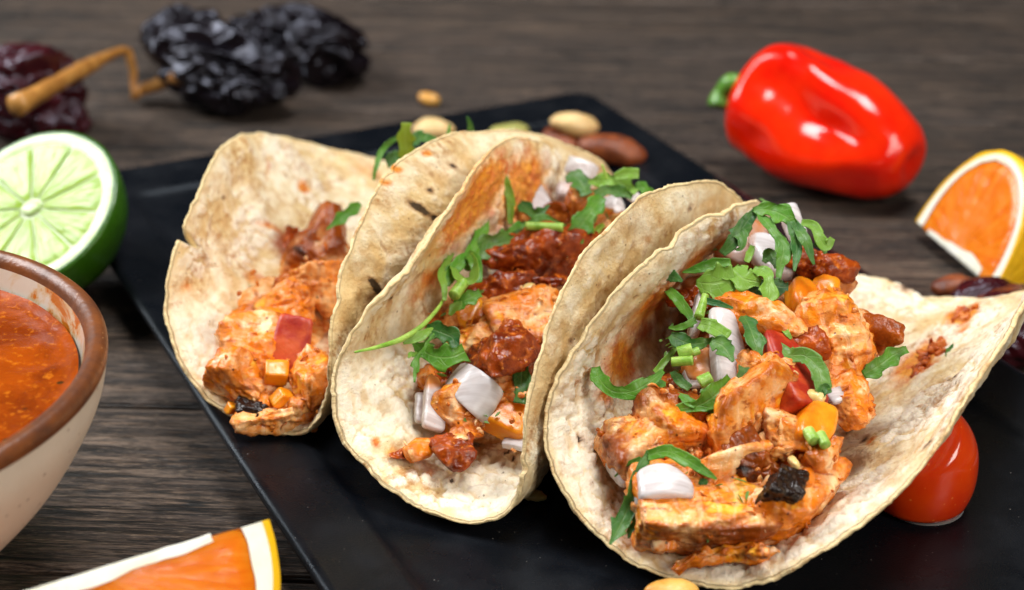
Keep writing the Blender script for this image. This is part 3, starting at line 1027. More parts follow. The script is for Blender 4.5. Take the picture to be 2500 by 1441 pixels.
dice('pepper_dice', 'pepper', ORANGEP, 0, 688, 972, .18, 40, 34, 34, (10, 30, 35), 'orange pepper cube nearest the front lip of the left taco')
dice('pepper_dice', 'pepper', ORANGEP, 0, 568, 1000, .0, 26, 22, 22, (10, 30, 35), 'tiny yellow pepper crumb beside the charred skin in the left taco')
dice('pepper_dice', 'pepper', ORANGEP, 0, 660, 775, .1, 66, 30, 36, (10, 20, 15), 'flat orange pepper strip up the left side of the left taco filling', amp=.06)
salmon(0, 596, 990, .05, 74, 40, 36, (10, 0, -42), 'black charred skin shred at the front left of the left taco', (0, 0, 1, -3, 2.2), lvl=4, lump=.1)
sauce(0, 712, 612, -.35, 88, 100, 50, (0, 40, -10), 'dark red sauce smear high on the inner wall of the left taco')
# --- middle taco
salmon(1, 1240, 780, -1.2, 240, 420, 160, (0, 0, -22), 'salmon heap filling the trough of the middle taco, mostly covered', (0, 0, 1, -.5, .35), lvl=5)
salmon(1, 1395, 560, -.8, 260, 330, 160, (0, 0, -22), 'brown salmon heap at the far end of the middle taco', (0, 0, 1, -.5, .5), lvl=5)
salmon(1, 1300, 768, .0, 230, 150, 150, (20, 5, 30), 'large pale pink salmon chunk in the middle of the middle taco', fib=.03, amp=.06)
salmon(1, 1362, 815, -.15, 110, 90, 80, (0, 20, 55), 'narrow salmon flake against the right wall of the middle taco')
salmon(1, 1150, 842, .05, 110, 100, 90, (0, 20, 10), 'shredded salmon chunk left of the sauce clump in the middle taco', lump=.07)
salmon(1, 1222, 955, .0, 110, 100, 80, (10, 10, 30), 'flaky salmon behind the big onion petal in the middle taco', lump=.1, lfreq=5)
salmon(1, 1138, 1022, .0, 96, 110, 70, (20, 20, -35), 'pink salmon strip under the big onion petal in the middle taco', fib=.03, amp=.05)
salmon(1, 1048, 925, .0, 44, 90, 50, (0, 20, 0), 'thin pink salmon sliver at the left side of the middle taco')
salmon(1, 1025, 1098, .06, 74, 34, 30, (0, 0, 20), 'small pale salmon sliver at the front of the middle taco')
sauce(1, 1305, 632, .05, 250, 125, 110, (0, 10, 10), 'lumpy red sauce across the middle taco below the cilantro')
sauce(1, 1232, 712, -.05, 170, 120, 90, (0, 0, 30), 'purplish brown sauce pool in the middle taco above the pale salmon', lump=.07)
sauce(1, 1215, 868, .22, 150, 150, 90, (10, 10, -25), 'thick red sauce clump beside the big onion petal in the middle taco')
sauce(1, 1248, 818, .5, 66, 76, 66, (0, 0, 0), 'pointed sauce dollop on top of the clump in the middle taco')
sauce(1, 1098, 1092, .05, 110, 90, 56, (0, 0, 15), 'glossy sauce blob at the front of the middle taco')
sauce(1, 978, 1110, .0, 54, 30, 20, (0, 0, 15), 'tiny sauce crumbs left of the front blob in the middle taco', lvl=4)
sauce(1, 1075, 920, .05, 60, 70, 40, (0, 0, 0), 'orange sauce smear on the onion petal of the middle taco', lvl=4)
dice('onion_piece', 'onion', ONION, 1, 1150, 952, .40, 128, 80, 15, (32, 14, -38), 'big white onion petal in the front of the middle taco', ON, bend=-.22, amp=.02)
dice('onion_piece', 'onion', ONION, 1, 1062, 985, .2, 46, 120, 30, (30, 20, 8), 'pinkish onion petal left of the big white one in the middle taco', ON, bend=.1, roast=(0, .6, .6, .1, .8))
dice('onion_piece', 'onion', ONION, 1, 1036, 1000, -.1, 40, 66, 20, (30, 20, 12), 'small onion chip lying on the tortilla in the middle taco', ON)
dice('onion_piece', 'onion', ONION, 1, 1410, 408, .25, 86, 46, 24, (40, 10, -20), 'white onion chip at the top left of the middle taco cilantro', ON, bend=-.1)
dice('onion_piece', 'onion', ONION, 1, 1310, 492, .1, 74, 84, 50, (40, 10, 20), 'rounded pink onion piece below the thin cilantro strand in the middle taco', ON, roast=(-1, 0, 0, .0, .7), p=8)
dice('onion_piece', 'onion', ONION, 1, 1496, 508, .1, 52, 60, 40, (30, 0, 10), 'white onion block beside the right wall of the middle taco', ON)
dice('onion_piece', 'onion', ONION, 1, 1548, 482, .1, 30, 24, 20, (30, 0, 30), 'tiny onion chip under the farthest cilantro of the middle taco', ON)
dice('onion_piece', 'onion', ONION, 1, 1378, 470, .1, 44, 50, 40, (30, 0, 10), 'pink onion chip left of the square dark cilantro leaf', ON, roast=(0, -.5, 1, .3, .6))
dice('onion_piece', 'onion', ONION, 1, 1270, 1085, -.25, 70, 30, 20, (10, 0, -25), 'flat onion sliver at the foot of the middle taco right wall', ON)
salmon(1, 1405, 510, .1, 70, 50, 60, (20, 30, 20), 'small salmon cube behind the diagonal cilantro ribbon', fib=.03)
salmon(1, 1235, 520, -.1, 110, 90, 70, (20, 30, 20), 'orange salmon shreds behind the thin cilantro strand in the middle taco', lump=.1)
salmon(1, 1235, 560, 0, 90, 60, 60, (10, 0, -20), 'orange salmon flake near the oily wall of the middle taco', lump=.08)
dice('pepper_dice', 'pepper', ORANGEP, 1, 1236, 1015, -.15, 110, 90, 40, (15, 15, -25), 'broad orange pepper slice at the foot of the middle taco right wall', p=10, bend=-.06)
dice('pepper_dice', 'pepper', ORANGEP, 1, 1136, 768, .05, 54, 80, 40, (25, 10, -20), 'glazed orange pepper piece below the curled cilantro of the middle taco', p=8)
dice('seed', 'seed', SEED, 1, 1288, 705, .2, 34, 22, 18, (0, 0, 30), 'pale seed stuck in the sauce of the middle taco', p=3)
sauce(1, 1335, 690, .12, 76, 30, 36, (0, 0, 0), 'dark seedy chili bits against the right wall of the middle taco', lvl=4)
# --- right taco
salmon(2, 1830, 900, -1.25, 330, 430, 200, (0, 0, -17), 'salmon heap filling the trough of the right taco, mostly covered', (0, 0, 1, -.5, .5), lvl=5)
salmon(2, 1890, 700, -1.15, 240, 240, 180, (0, 0, -17), 'dark salmon heap under the topmost cilantro of the right taco', (0, 0, 1, -.5, .55), lvl=5)
salmon(2, 1722, 1258, -.36, 268, 168, 128, (14, 2, 10), 'big grilled salmon block at the front of the right taco', (.1, -.85, -.5, .2, .70), lvl=6, box=.7, planes=3, p=14, amp=.07, fib=.05, fine=.035)
salmon(2, 1930, 1215, -.45, 110, 210, 120, (10, 22, -32), 'smooth pink salmon side slab along the right wall of the right taco', box=.7, planes=3, p=12, fib=.04, amp=.05)
salmon(2, 1914, 1182, .2, 74, 110, 66, (0, 20, -15), 'black charred salmon corner on the front block of the right taco', (0, 0, 1, -3, 1.6), lump=.05)
salmon(2, 1855, 1142, -.05, 120, 76, 80, (0, 10, -10), 'dark brown grilled salmon skin behind the front block', (0, 0, 1, -2, .62))
salmon(2, 1795, 1045, .12, 150, 190, 150, (25, 10, -20), 'large ragged salmon chunk in the centre of the right taco', amp=.12)
salmon(2, 1752, 1080, .05, 80, 110, 70, (10, -25, 20), 'pale salmon flake on the left of the central chunk in the right taco', lump=.06)
salmon(2, 1792, 1122, .15, 124, 44, 50, (0, 0, 16), 'yellow orange salmon sliver behind the front block of the right taco')
salmon(2, 1890, 1030, .3, 66, 130, 60, (10, 20, 28), 'smooth pink salmon strip right of the central chunk', fib=.02, amp=.04)
salmon(2, 1902, 1090, .12, 80, 80, 60, (0, 10, -15), 'hanging orange salmon flake above the charred corner')
salmon(2, 1548, 1075, .0, 120, 150, 110, (10, -25, 25), 'roasted salmon cube at the left wall of the right taco', (-.5, -.3, .3, .3, .7), box=.5, planes=4, p=12)
salmon(2, 1635, 1035, .1, 136, 150, 100, (15, 15, 30), 'browned salmon cube left of the centre of the right taco', (-.2, .6, .7, .0, .66), box=.5, planes=4)
salmon(2, 1688, 1065, -.1, 90, 130, 80, (0, 30, 0), 'shaded brown salmon cube behind the left cubes of the right taco', (0, 0, 1, -2, .45))
salmon(2, 1885, 935, .25, 110, 100, 80, (10, 0, 10), 'crumbly orange salmon beside the tomato in the right taco', lump=.12, lfreq=5)
salmon(2, 1838, 795, .35, 140, 80, 70, (20, 0, -35), 'orange edged salmon strip behind the big white onion of the right taco', (0, .8, .4, .3, .4))
salmon(2, 2048, 830, .12, 185, 215, 170, (20, 15, 15), 'round golden salmon chunk at the right of the right taco', lump=.15, lfreq=3.0, fib=.04, amp=.12, flake=.02, planes=4, sph=1.0, p=5)
salmon(2, 2105, 800, -.1, 70, 150, 80, (0, 0, 20), 'brown skinned end of the golden salmon chunk', (1, 0, .2, -.3, .6))
salmon(2, 2000, 1118, .05, 96, 46, 50, (0, 0, 25), 'orange salmon scrap under the yellow pepper of the right taco', lump=.08)
salmon(2, 2045, 985, -.3, 90, 110, 60, (0, 20, -30), 'pale salmon shreds at the foot of the right flap', lump=.08)
salmon(2, 1790, 1350, -.12, 200, 30, 24, (0, 0, 6), 'salmon crumbs along the front lip of the right taco', lump=.16, lfreq=5, lvl=5)
dice('tomato_dice', 'tomato', TOMATO, 2, 1928, 920, .32, 100, 190, 70, (20, 25, 22), 'long red tomato piece in the right taco', p=9, bend=-.04, amp=.05)
dice('pepper_dice', 'pepper', ORANGEP, 2, 1985, 1042, .3, 78, 110, 60, (15, 20, -8), 'yellow orange pepper piece near the right flap', p=8)
dice('pepper_dice', 'pepper', ORANGEP, 2, 1958, 735, .25, 60, 130, 50, (10, 20, 8), 'orange pepper strip beside the golden salmon chunk', p=6, amp=.08)
dice('pepper_dice', 'pepper', ORANGEP, 2, 2010, 720, .1, 70, 90, 50, (10, 0, -20), 'orange pepper shred behind the golden salmon chunk', p=5, amp=.1, lump=.06)
dice('pepper_dice', 'pepper', ORANGEP, 2, 1930, 800, .0, 60, 90, 50, (10, 0, -10), 'orange pepper shred under the brown sauce', p=5, amp=.1)
dice('pepper_dice', 'pepper', ORANGEP, 2, 1720, 1020, .05, 40, 80, 40, (10, 0, -10), 'dark orange pepper piece behind the central salmon chunk', p=8)
dice('seed', 'seed', SEED, 2, 1992, 968, .5, 36, 30, 20, (0, 0, -30), 'yellow tomato seed on the tomato piece of the right taco', p=3)
dice('seed', 'seed', SEED, 2, 1940, 1128, .25, 22, 36, 18, (0, 0, 30), 'yellow seed beside the charred corner', p=3)
sauce(2, 1935, 800, .2, 90, 140, 70, (0, 10, 30), 'brown sauce streak left of the golden salmon chunk')
sauce(2, 1990, 645, .25, 130, 90, 80, (0, 0, 0), 'red sauce crumbs at the top of the right taco', lump=.14, lfreq=4)
sauce(2, 1850, 750, .1, 110, 60, 50, (0, 0, 0), 'red sauce between the big cilantro leaves and the onion')
sauce(2, 1660, 945, .0, 90, 130, 60, (0, 0, 10), 'dark sauce under the curled cilantro ribbon of the right taco')
sauce(2, 1700, 730, .0, 80, 120, 60, (0, 0, 10), 'dark sauce against the left wall of the right taco')
sauce(2, 2255, 858, -2.0, 20, 8, 8, (0, 0, 0), 'speck of sauce hidden under the right flap', lvl=3) if False else None
dice('onion_piece', 'onion', ONION, 2, 1782, 850, .5, 74, 172, 26, (35, 20, 14), 'tall white onion petal in the centre of the right taco', ON, bend=-.12, taper=-.2, amp=.02)
dice('onion_piece', 'onion', ONION, 2, 1880, 625, .2, 96, 110, 60, (30, 10, 15), 'white onion block under the topmost cilantro of the right taco', ON, roast=(-1, 0, .3, .25, .7), p=9)
dice('onion_piece', 'onion', ONION, 2, 1700, 775, .35, 22, 120, 40, (30, 10, -6), 'thin upright pink onion slice near the left wall of the right taco', ON)
dice('onion_piece', 'onion', ONION, 2, 1935, 545, .25, 40, 90, 50, (30, 10, 28), 'purple white onion tip poking above the topmost cilantro', ON)
dice('onion_piece', 'onion', ONION, 2, 1618, 1186, .46, 100, 74, 76, (24, 4, 4), 'white onion block on the front salmon of the right taco', ON, p=12)
dice('onion_piece', 'onion', ONION, 2, 1715, 895, .3, 80, 66, 44, (30, 0, 20), 'browned onion piece below the green stalk bits', ON, roast=(0, 0, 1, -2, .75))
dice('onion_piece', 'onion', ONION, 2, 1690, 925, .25, 34, 40, 30, (30, 0, 20), 'small pink onion chip left of the browned piece', ON)
dice('onion_piece', 'onion', ONION, 2, 2062, 968, -.1, 70, 36, 30, (10, 0, 25), 'shaded onion sliver at the foot of the golden salmon chunk', ON)
dice('onion_piece', 'onion', ONION, 2, 1525, 1150, -.25, 50, 76, 30, (10, 0, 25), 'shaded onion chip against the left wall of the right taco', ON)
dice('onion_piece', 'onion', ONION, 2, 1810, 590, .1, 90, 120, 50, (30, 10, -25), 'browned onion slice behind the white onion block', ON, roast=(0, 0, 1, -2, .7))



# --- loose flakes between the big pieces
rs = np.random.RandomState(21)
LOOSE = [
    (610, 930, 'left of the orange cube below the tomato'), (655, 850, 'touching the left edge of the red tomato piece'), (700, 800, 'just above the red tomato piece'),
    (740, 745, 'high in the filling behind the tomato piece'), (775, 870, 'between the tomato piece and the right wall'), (650, 985, 'between charred skin and lowest pepper cube'),
    (720, 985, 'right of the lowest pepper cube'), (760, 985, 'at the foot of the smooth pink slab'), (690, 710, 'at the left edge of the farthest chunk'), (640, 770, 'above the flat orange pepper strip'),
    (1120, 1060, 'between front sauce blob and pink strip'), (1180, 990, 'under the lower tip of the big onion petal'), (1110, 985, 'between the two onion petals'),
    (1190, 910, 'between sauce clump and big onion petal'), (1255, 800, 'behind the pointed sauce dollop'), (1340, 770, 'on the right end of the large pale chunk'),
    (1380, 740, 'against the right wall above the large pale chunk'), (1200, 800, 'left of the large pale chunk'), (1155, 745, 'below the curled cilantro bunch'), (1255, 920, 'beside the dark tucked cilantro leaf'),
    (1180, 540, 'left of the thin olive strand'), (1280, 530, 'under the rounded pink onion piece'), (1360, 520, 'between pink onion piece and square leaf'), (1450, 520, 'right of the diagonal cilantro ribbon'),
    (1520, 545, 'next to the far end of the right wall'),
    (1530, 1120, 'below the roasted cube at the left wall'), (1590, 1140, 'left of the arched front cilantro leaf'), (1650, 1120, 'under the arched front cilantro leaf'), (1700, 1110, 'behind the arched front cilantro leaf'),
    (1740, 1140, 'between front block and yellow orange sliver'), (1840, 1090, 'at the right foot of the central chunk'), (1870, 1100, 'just left of the charred corner'), (1850, 980, 'on top of the central chunk'),
    (1830, 930, 'right of the tall onion petal foot'), (1760, 960, 'above the sweeping cilantro leaf'), (1700, 985, 'under the sweeping cilantro leaf'), (1600, 1000, 'below the hook shaped cilantro ribbon'),
    (1960, 980, 'between tomato and yellow pepper piece'), (2000, 930, 'at the tip of the twisted cilantro ribbon'), (1990, 870, 'between twisted ribbon and golden chunk'), (1930, 850, 'above the long tomato piece'),
    (1900, 870, 'on the upper end of the long tomato piece'), (1960, 780, 'right of the brown sauce streak'), (2060, 730, 'on the far edge of the golden chunk'), (1880, 760, 'left of the brown sauce streak'),
    (1810, 830, 'between onion petal and dark folded leaf'), (1950, 1180, 'on the smooth side slab by the charred corner'), (1640, 1330, 'at the left foot of the front block'),
    (1860, 1345, 'at the right foot of the front block'), (2020, 1060, 'between yellow pepper and right flap')]
for k, (x, y, where) in enumerate(LOOSE):
    i = 0 if k < 10 else 1 if k < 25 else 2
    w_ = rs.uniform(32, 56)
    salmon(i, x + rs.uniform(-8, 8), y + rs.uniform(-8, 8), rs.uniform(.02, .14), w_, w_ * rs.uniform(.5, .9), w_ * rs.uniform(.35, .6), rs.uniform(-50, 50, 3),
           'salmon flake of the %s taco %s' % (('left', 'middle', 'right')[i], where), (0, 0, 1, rs.uniform(-.5, .9), rs.uniform(.2, .6)), planes=7, p=14, amp=.05, freq=3.5, fib=.03, flake=.03, dmin=.45)

# ------------------------------------------------------------------ cilantro
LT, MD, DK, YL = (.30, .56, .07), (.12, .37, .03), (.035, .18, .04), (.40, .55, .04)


def leaf(i, pts, wid, col, label, cup=0.25, serr=0.0, tilt=0.0, twist=0.0, lobes=0, nv=9):
    """chopped leaf: pts = (px, py, dz above the filling), wid = widths in px along it"""
    SEEDN[0] += 1
    sd = SEEDN[0]
    P = np.array([pile(i, x, y, dz) if i >= 0 else at(x, y, dz) for x, y, dz in pts])
    d = np.r_[0, np.cumsum(np.linalg.norm(np.diff(P, axis=0), axis=1))]
    n = max(26, int(d[-1] / 0.03))
    P = spline(P, n)
    u = np.linspace(0, 1, n)
    W = np.interp(u, np.linspace(0, 1, len(wid)), wid) * 0.0047
    serr = max(serr, 0.20)
    if max(wid) >= 40 and not lobes:
        lobes = 2.3
    W = W * .92
    T = np.gradient(P, axis=0)
    T /= np.linalg.norm(T, axis=1)[:, None] + 1e-9
    N0 = np.array([0.05, -0.80, 0.60])
    Sd = np.cross(T, N0)
    ln = np.linalg.norm(Sd, axis=1)[:, None]
    Sd = Sd / np.maximum(ln, 0.05)
    for k in range(1, n):
        if Sd[k] @ Sd[k - 1] < 0:
            Sd[k] *= -1
    for _ in range(4):
        Sd[1:-1] = (Sd[:-2] + Sd[1:-1] * 2 + Sd[2:]) / 4
    Sd /= np.linalg.norm(Sd, axis=1)[:, None]
    Nn = np.cross(Sd, T)
    ang = np.radians(tilt + twist * (u - 0.5))
    S2 = Sd * np.cos(ang)[:, None] + Nn * np.sin(ang)[:, None]
    N2 = np.cross(S2, T)
    v = np.linspace(-1, 1, nv)
    V = []
    uv = []
    for b in v:
        e = abs(b) ** 3
        ww = W * (1 + serr * e * (((u * max(2, d[-1] * 2.2) + (0.37 if b > 0 else 0) + .25 * perlin(np.c_[u * 4, 0 * u + sd, 0 * u])) % 1) ** 1.3 - 0.62) + 0.10 * e * perlin(np.c_[u * d[-1] * 3, 0 * u + sd + np.sign(b), 0 * u]))
        if lobes:
            ww = ww * (1 - 0.42 * e * (np.cos(u * lobes * 2 * np.pi + (0.6 if b > 0 else 0)) * .5 + .5))
        V.append(P + S2 * (b * ww)[:, None] + N2 * (cup * .7 * W * (b * b - 0.4))[:, None])
        uv.append(np.c_[u * max(1, d[-1] / 1.2), 0 * u + b, 0 * u])
    V = np.array(V).transpose(1, 0, 2).reshape(-1, 3)
    uv = np.array(uv).transpose(1, 0, 2).reshape(-1, 3)
    nn = np.repeat(N2, nv, 0)
    V = V + nn * (0.045 * perlin(V * 2.2 + sd) + 0.018 * perlin(V * 7))[:, None]
    th = 0.009
    Vb = V - nn * th
    F = grid_faces(n, nv)
    nV = len(V)
    idx = np.arange(nV).reshape(n, nv)
    border = np.r_[idx[0, :], idx[1:, -1], idx[-1, -2::-1], idx[-2:0:-1, 0]]
    bn = np.roll(border, -1)
    side = np.stack([border, border + nV, bn + nV, bn], 1)
    F = np.vstack([F, F[:, ::-1] + nV, side])
    o = obj('cilantro_leaf', np.vstack([V, Vb]), F, LEAF, attrs=dict(uvw=np.vstack([uv, uv])), color=col)
    return tag(o, label, 'cilantro', 'chopped cilantro on the tacos')


def stalk(i, pts, rad, label, name='cilantro_stalk', mat=None):
    P = [pile(i, x, y, dz) for x, y, dz in pts]
    V, F = tube(P, [r * 0.0080 for r in rad], 20, 10)
    return tag(obj(name, V, F, mat or STALK), label, 'cilantro', 'cilantro stalk pieces on the tacos')


# left taco
leaf(0, [(880, 497, .9), (850, 520, .9), (798, 560, .85)], [22, 40, 34, 4], MD, 'green cilantro leaf on the inner wall of the left taco next to its right rim', .3)
leaf(0, [(1002, 395, 1.6), (990, 345, 2.1), (992, 300, 2.5)], [46, 58, 50, 30], YL, 'pale yellow green cilantro leaf standing behind the left taco', .15)
leaf(0, [(968, 338, 2.0), (935, 365, 1.8), (918, 408, 1.6), (912, 440, 1.4)], [12, 16, 14, 6], MD, 'thin arched cilantro strand left of the standing pale leaf', .3)
leaf(0, [(1000, 350, 1.9), (1028, 335, 2.0), (1066, 342, 2.0)], [30, 36, 26, 10], DK, 'dark cilantro leaf right of the standing pale leaf', .3, .5)
leaf(0, [(940, 400, 1.4), (960, 385, 1.6), (975, 380, 1.6)], [30, 36, 30], DK, 'dark cilantro leaf below the standing pale leaf', .3)
leaf(0, [(1152, 335, 2.0), (1148, 305, 2.3), (1140, 284, 2.5)], [24, 16, 5], DK, 'small cilantro tip poking above the rim of the middle taco', .2)
leaf(0, [(1096, 335, 2.0), (1096, 320, 2.1), (1098, 304, 2.2)], [12, 10, 4], MD, 'tiny cilantro tip left of the other tip above the rim', .2)
# middle taco: sprig and leaves at the left
stalk(1, [(866, 860, 1.7), (920, 848, 1.5), (980, 828, 1.2), (1030, 796, 1.0), (1070, 752, .8), (1085, 725, .7)], [2.5, 5, 7, 6, 5, 3], 'long slender cilantro stem crossing the left rim of the middle taco', 'cilantro_sprig')
leaf(1, [(985, 838, 1.05), (1025, 822, 1.0), (1058, 800, .9)], [6, 26, 4], LT, 'narrow cilantro blade along the long stem', .3)
leaf(1, [(1010, 838, .75), (1055, 868, .75), (1100, 872, .75), (1136, 858, .7)], [16, 50, 66, 50], MD, 'broad green cilantro leaf left of the sauce clump', .3, .25)
leaf(1, [(1040, 800, .7), (1080, 812, .7), (1105, 825, .65), (1110, 850, .6)], [30, 56, 50, 30], DK, 'dark cilantro leaf above the broad green one in the middle taco', .35)
leaf(1, [(1060, 815, 1.0), (1035, 850, .9), (1018, 880, .8), (1012, 935, .7)], [7, 8, 20, 4], MD, 'thin drooping cilantro sprig at the left of the middle taco', .2, .9)
leaf(1, [(1020, 868, .8), (1004, 865, .8), (996, 875, .8)], [14, 14, 4], LT, 'tiny pale cilantro tip on the drooping sprig', .2, .5)
# curls
leaf(1, [(1090, 700, .75), (1105, 662, .8), (1135, 630, .8), (1150, 618, .75)], [16, 34, 30, 14], MD, 'upper cilantro blade of the curled bunch in the middle taco', .3)
leaf(1, [(1105, 650, .85), (1122, 676, 1.0), (1150, 684, 1.0), (1160, 655, .9), (1150, 625, .8)], [20, 30, 34, 30, 18], LT, 'ring shaped cilantro curl in the middle taco', .1, 0, 50)
leaf(1, [(1140, 615, .8), (1160, 640, .85), (1170, 690, .7)], [20, 34, 14], MD, 'right hand cilantro blade of the curled bunch', .3)
leaf(1, [(1085, 735, .8), (1085, 700, .9), (1078, 672, .9), (1092, 640, .8), (1112, 590, .7), (1130, 550, .8)], [10, 18, 20, 16, 12, 5], LT, 'long narrow cilantro strand up the oily wall of the middle taco', .3)
stalk(1, [(1108, 722, 1.0), (1132, 690, 1.0)], [15, 14], 'short cut cilantro stalk in the curled bunch')
leaf(1, [(1110, 745, .7), (1140, 730, .8), (1172, 716, .75)], [30, 46, 24], MD, 'rounded cilantro leaf below the cut stalk in the middle taco', .4)
leaf(1, [(1098, 770, .6), (1110, 750, .7), (1130, 745, .7)], [8, 24, 20], LT, 'small pale cilantro tail under the curled bunch', .3)
# top of middle taco
leaf(1, [(1140, 660, .6), (1160, 600, .65), (1185, 545, .7), (1190, 520, .65)], [24, 42, 34, 6], MD, 'dark upright cilantro blade beside the oily wall', .4)
leaf(1, [(1168, 625, .5), (1205, 600, .55), (1240, 590, .5), (1265, 582, .4)], [40, 84, 70, 20], (.09, .22, .05), 'wide limp cilantro leaf above the sauce of the middle taco', .35)
leaf(1, [(1165, 408, 1.2), (1205, 410, 1.3), (1232, 440, 1.15), (1246, 490, .8), (1246, 548, .45)], [8, 14, 22, 22, 12], (.22, .36, .02), 'thin olive cilantro strand hanging in front of the oily wall', .3)
leaf(1, [(1225, 575, .5), (1290, 552, .5), (1335, 540, .5), (1380, 556, .45)], [10, 46, 40, 18], MD, 'flat cilantro leaf under the pale stalk of the middle taco', .3)
stalk(1, [(1284, 552, .72), (1375, 556, .72)], [11, 12], 'pale juicy cilantro stalk lying across the middle taco')
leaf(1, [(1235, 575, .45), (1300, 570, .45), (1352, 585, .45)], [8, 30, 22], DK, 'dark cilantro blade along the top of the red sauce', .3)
leaf(1, [(1470, 480, .85), (1440, 520, .75), (1415, 555, .6), (1380, 588, .45)], [40, 56, 64, 36], MD, 'broad diagonal cilantro ribbon in the middle taco', .25)
leaf(1, [(1365, 590, .4), (1400, 585, .42), (1425, 592, .4)], [16, 30, 10], MD, 'ragged cilantro end below the diagonal ribbon', .3, .5)
leaf(1, [(1388, 425, .7), (1415, 440, .75), (1432, 475, .65)], [36, 66, 40], (.06, .2, .05), 'square dark green cilantro leaf at the top of the middle taco', .15)
leaf(1, [(1435, 445, .8), (1485, 440, .9), (1530, 452, .85), (1555, 470, .8)], [12, 46, 44, 20], LT, 'bright green cilantro leaf at the far end of the middle taco', .3, .35)
leaf(1, [(1500, 432, 1.0), (1530, 424, 1.1), (1560, 425, 1.1)], [20, 30, 26], LT, 'pale cilantro leaf on top of the bright one', .3)
stalk(1, [(1482, 436, 1.0), (1470, 402, 1.3)], [4, 3], 'tiny upright cilantro stem at the far end of the middle taco', 'cilantro_sprig')
leaf(1, [(1555, 445, .9), (1580, 470, .8), (1588, 495, .6)], [20, 42, 30], MD, 'cilantro leaf hanging next to the rim at the far end of the middle taco', .3)
leaf(1, [(1450, 470, .8), (1500, 465, .8), (1545, 480, .7)], [20, 40, 26], (.06, .2, .03), 'shaded cilantro leaf under the bright one', .3)
leaf(1, [(1475, 548, .4), (1460, 560, .4), (1440, 590, .35)], [10, 18, 10], YL, 'yellow green cilantro sliver beside the right wall of the middle taco', .3)
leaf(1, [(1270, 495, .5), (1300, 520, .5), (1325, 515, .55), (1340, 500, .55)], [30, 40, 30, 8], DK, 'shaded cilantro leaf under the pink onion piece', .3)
leaf(1, [(1278, 845, .35), (1275, 900, .3), (1270, 985, .15)], [30, 46, 36], DK, 'dark cilantro leaf tucked against the right wall of the middle taco', .3)
# right taco
leaf(2, [(1455, 895, .6), (1464, 925, .6), (1495, 955, .6), (1545, 955, .6), (1590, 930, .65), (1620, 905, .7)], [30, 36, 38, 36, 40, 12], MD, 'hook shaped cilantro ribbon on the left wall of the right taco', .2)
leaf(2, [(1568, 1010, .4), (1578, 975, .45), (1592, 948, .5)], [8, 30, 26], MD, 'cilantro blade hanging under the hook shaped ribbon', .3)
leaf(2, [(1600, 925, .5), (1615, 945, .5), (1622, 960, .4)], [12, 26, 10], MD, 'small cilantro tooth right of the hook shaped ribbon', .3)
leaf(2, [(1600, 910, .5), (1625, 880, .5), (1650, 850, .55)], [16, 16, 10], LT, 'narrow cilantro stem strip up from the hook shaped ribbon', .3)
leaf(2, [(1630, 706, .6), (1660, 738, .6), (1685, 775, .6), (1690, 800, .5)], [20, 26, 24, 6], MD, 'slanting cilantro blade near the left wall of the right taco', .3)
leaf(2, [(1614, 672, .8), (1640, 675, .8), (1666, 688, .8)], [10, 30, 6], DK, 'little dark cilantro fleck on the left wall of the right taco', .2)
leaf(2, [(1700, 690, .75), (1750, 690, .9), (1795, 680, .95)], [20, 105, 80], LT, 'big pale cilantro leaf in the middle of the right taco', .12, .1)
leaf(2, [(1665, 665, .75), (1710, 655, .85), (1745, 645, .9), (1785, 640, .9)], [4, 22, 30, 16], MD, 'curled upper edge of the big pale cilantro leaf', .5)
leaf(2, [(1785, 655, 1.0), (1815, 680, 1.0), (1858, 690, .95)], [60, 72, 24], LT, 'second pale cilantro leaf right of the big one', .2)
leaf(2, [(1840, 655, 1.05), (1872, 672, 1.1), (1878, 715, 1.0), (1866, 765, .8)], [24, 34, 44, 16], LT, 'pale cilantro curl hanging beside the second pale leaf', .3)
leaf(2, [(1870, 725, .85), (1880, 745, .8), (1886, 762, .75)], [20, 20, 4], LT, 'pale cilantro point right of the hanging curl', .3)
leaf(2, [(1875, 690, .8), (1900, 700, .8), (1925, 702, .8)], [30, 50, 24], (.045, .13, .06), 'dull dark cilantro leaf right of the pale curl', .2, .8)
leaf(2, [(1800, 735, .6), (1835, 715, .7), (1870, 700, .75)], [10, 50, 40], (.04, .13, .06), 'dull dark cilantro leaf below the second pale leaf', .4, .5)
# topmost bunch
leaf(2, [(1762, 620, .8), (1795, 585, 1.0), (1825, 540, 1.2), (1845, 515, 1.3)], [20, 34, 36, 18], (.04, .18, .05), 'dark cilantro blade down the left side of the topmost bunch', .35)
leaf(2, [(1790, 555, 1.1), (1812, 580, 1.05), (1808, 605, .95), (1795, 610, .9)], [30, 34, 20, 4], DK, 'dark cilantro point at the left of the topmost bunch', .3, .4)
leaf(2, [(1838, 512, 1.3), (1880, 512, 1.45), (1920, 530, 1.45), (1940, 555, 1.3)], [16, 44, 56, 30], MD, 'arched cilantro leaf over the top of the right taco', .3)
leaf(2, [(1850, 515, 1.35), (1885, 560, 1.35), (1912, 600, 1.2), (1905, 650, 1.0), (1900, 685, .85)], [16, 30, 36, 40, 10], (.13, .36, .05), 'long cilantro blade falling over the white onion block', .25)
leaf(2, [(1930, 540, 1.4), (1945, 600, 1.2), (1940, 662, 1.0)], [20, 28, 5], (.06, .22, .05), 'narrow cilantro blade right of the long falling one', .3)
leaf(2, [(1930, 530, 1.4), (1962, 580, 1.3), (1988, 645, 1.0)], [14, 30, 6], (.06, .22, .05), 'rightmost dark cilantro blade of the topmost bunch', .3)
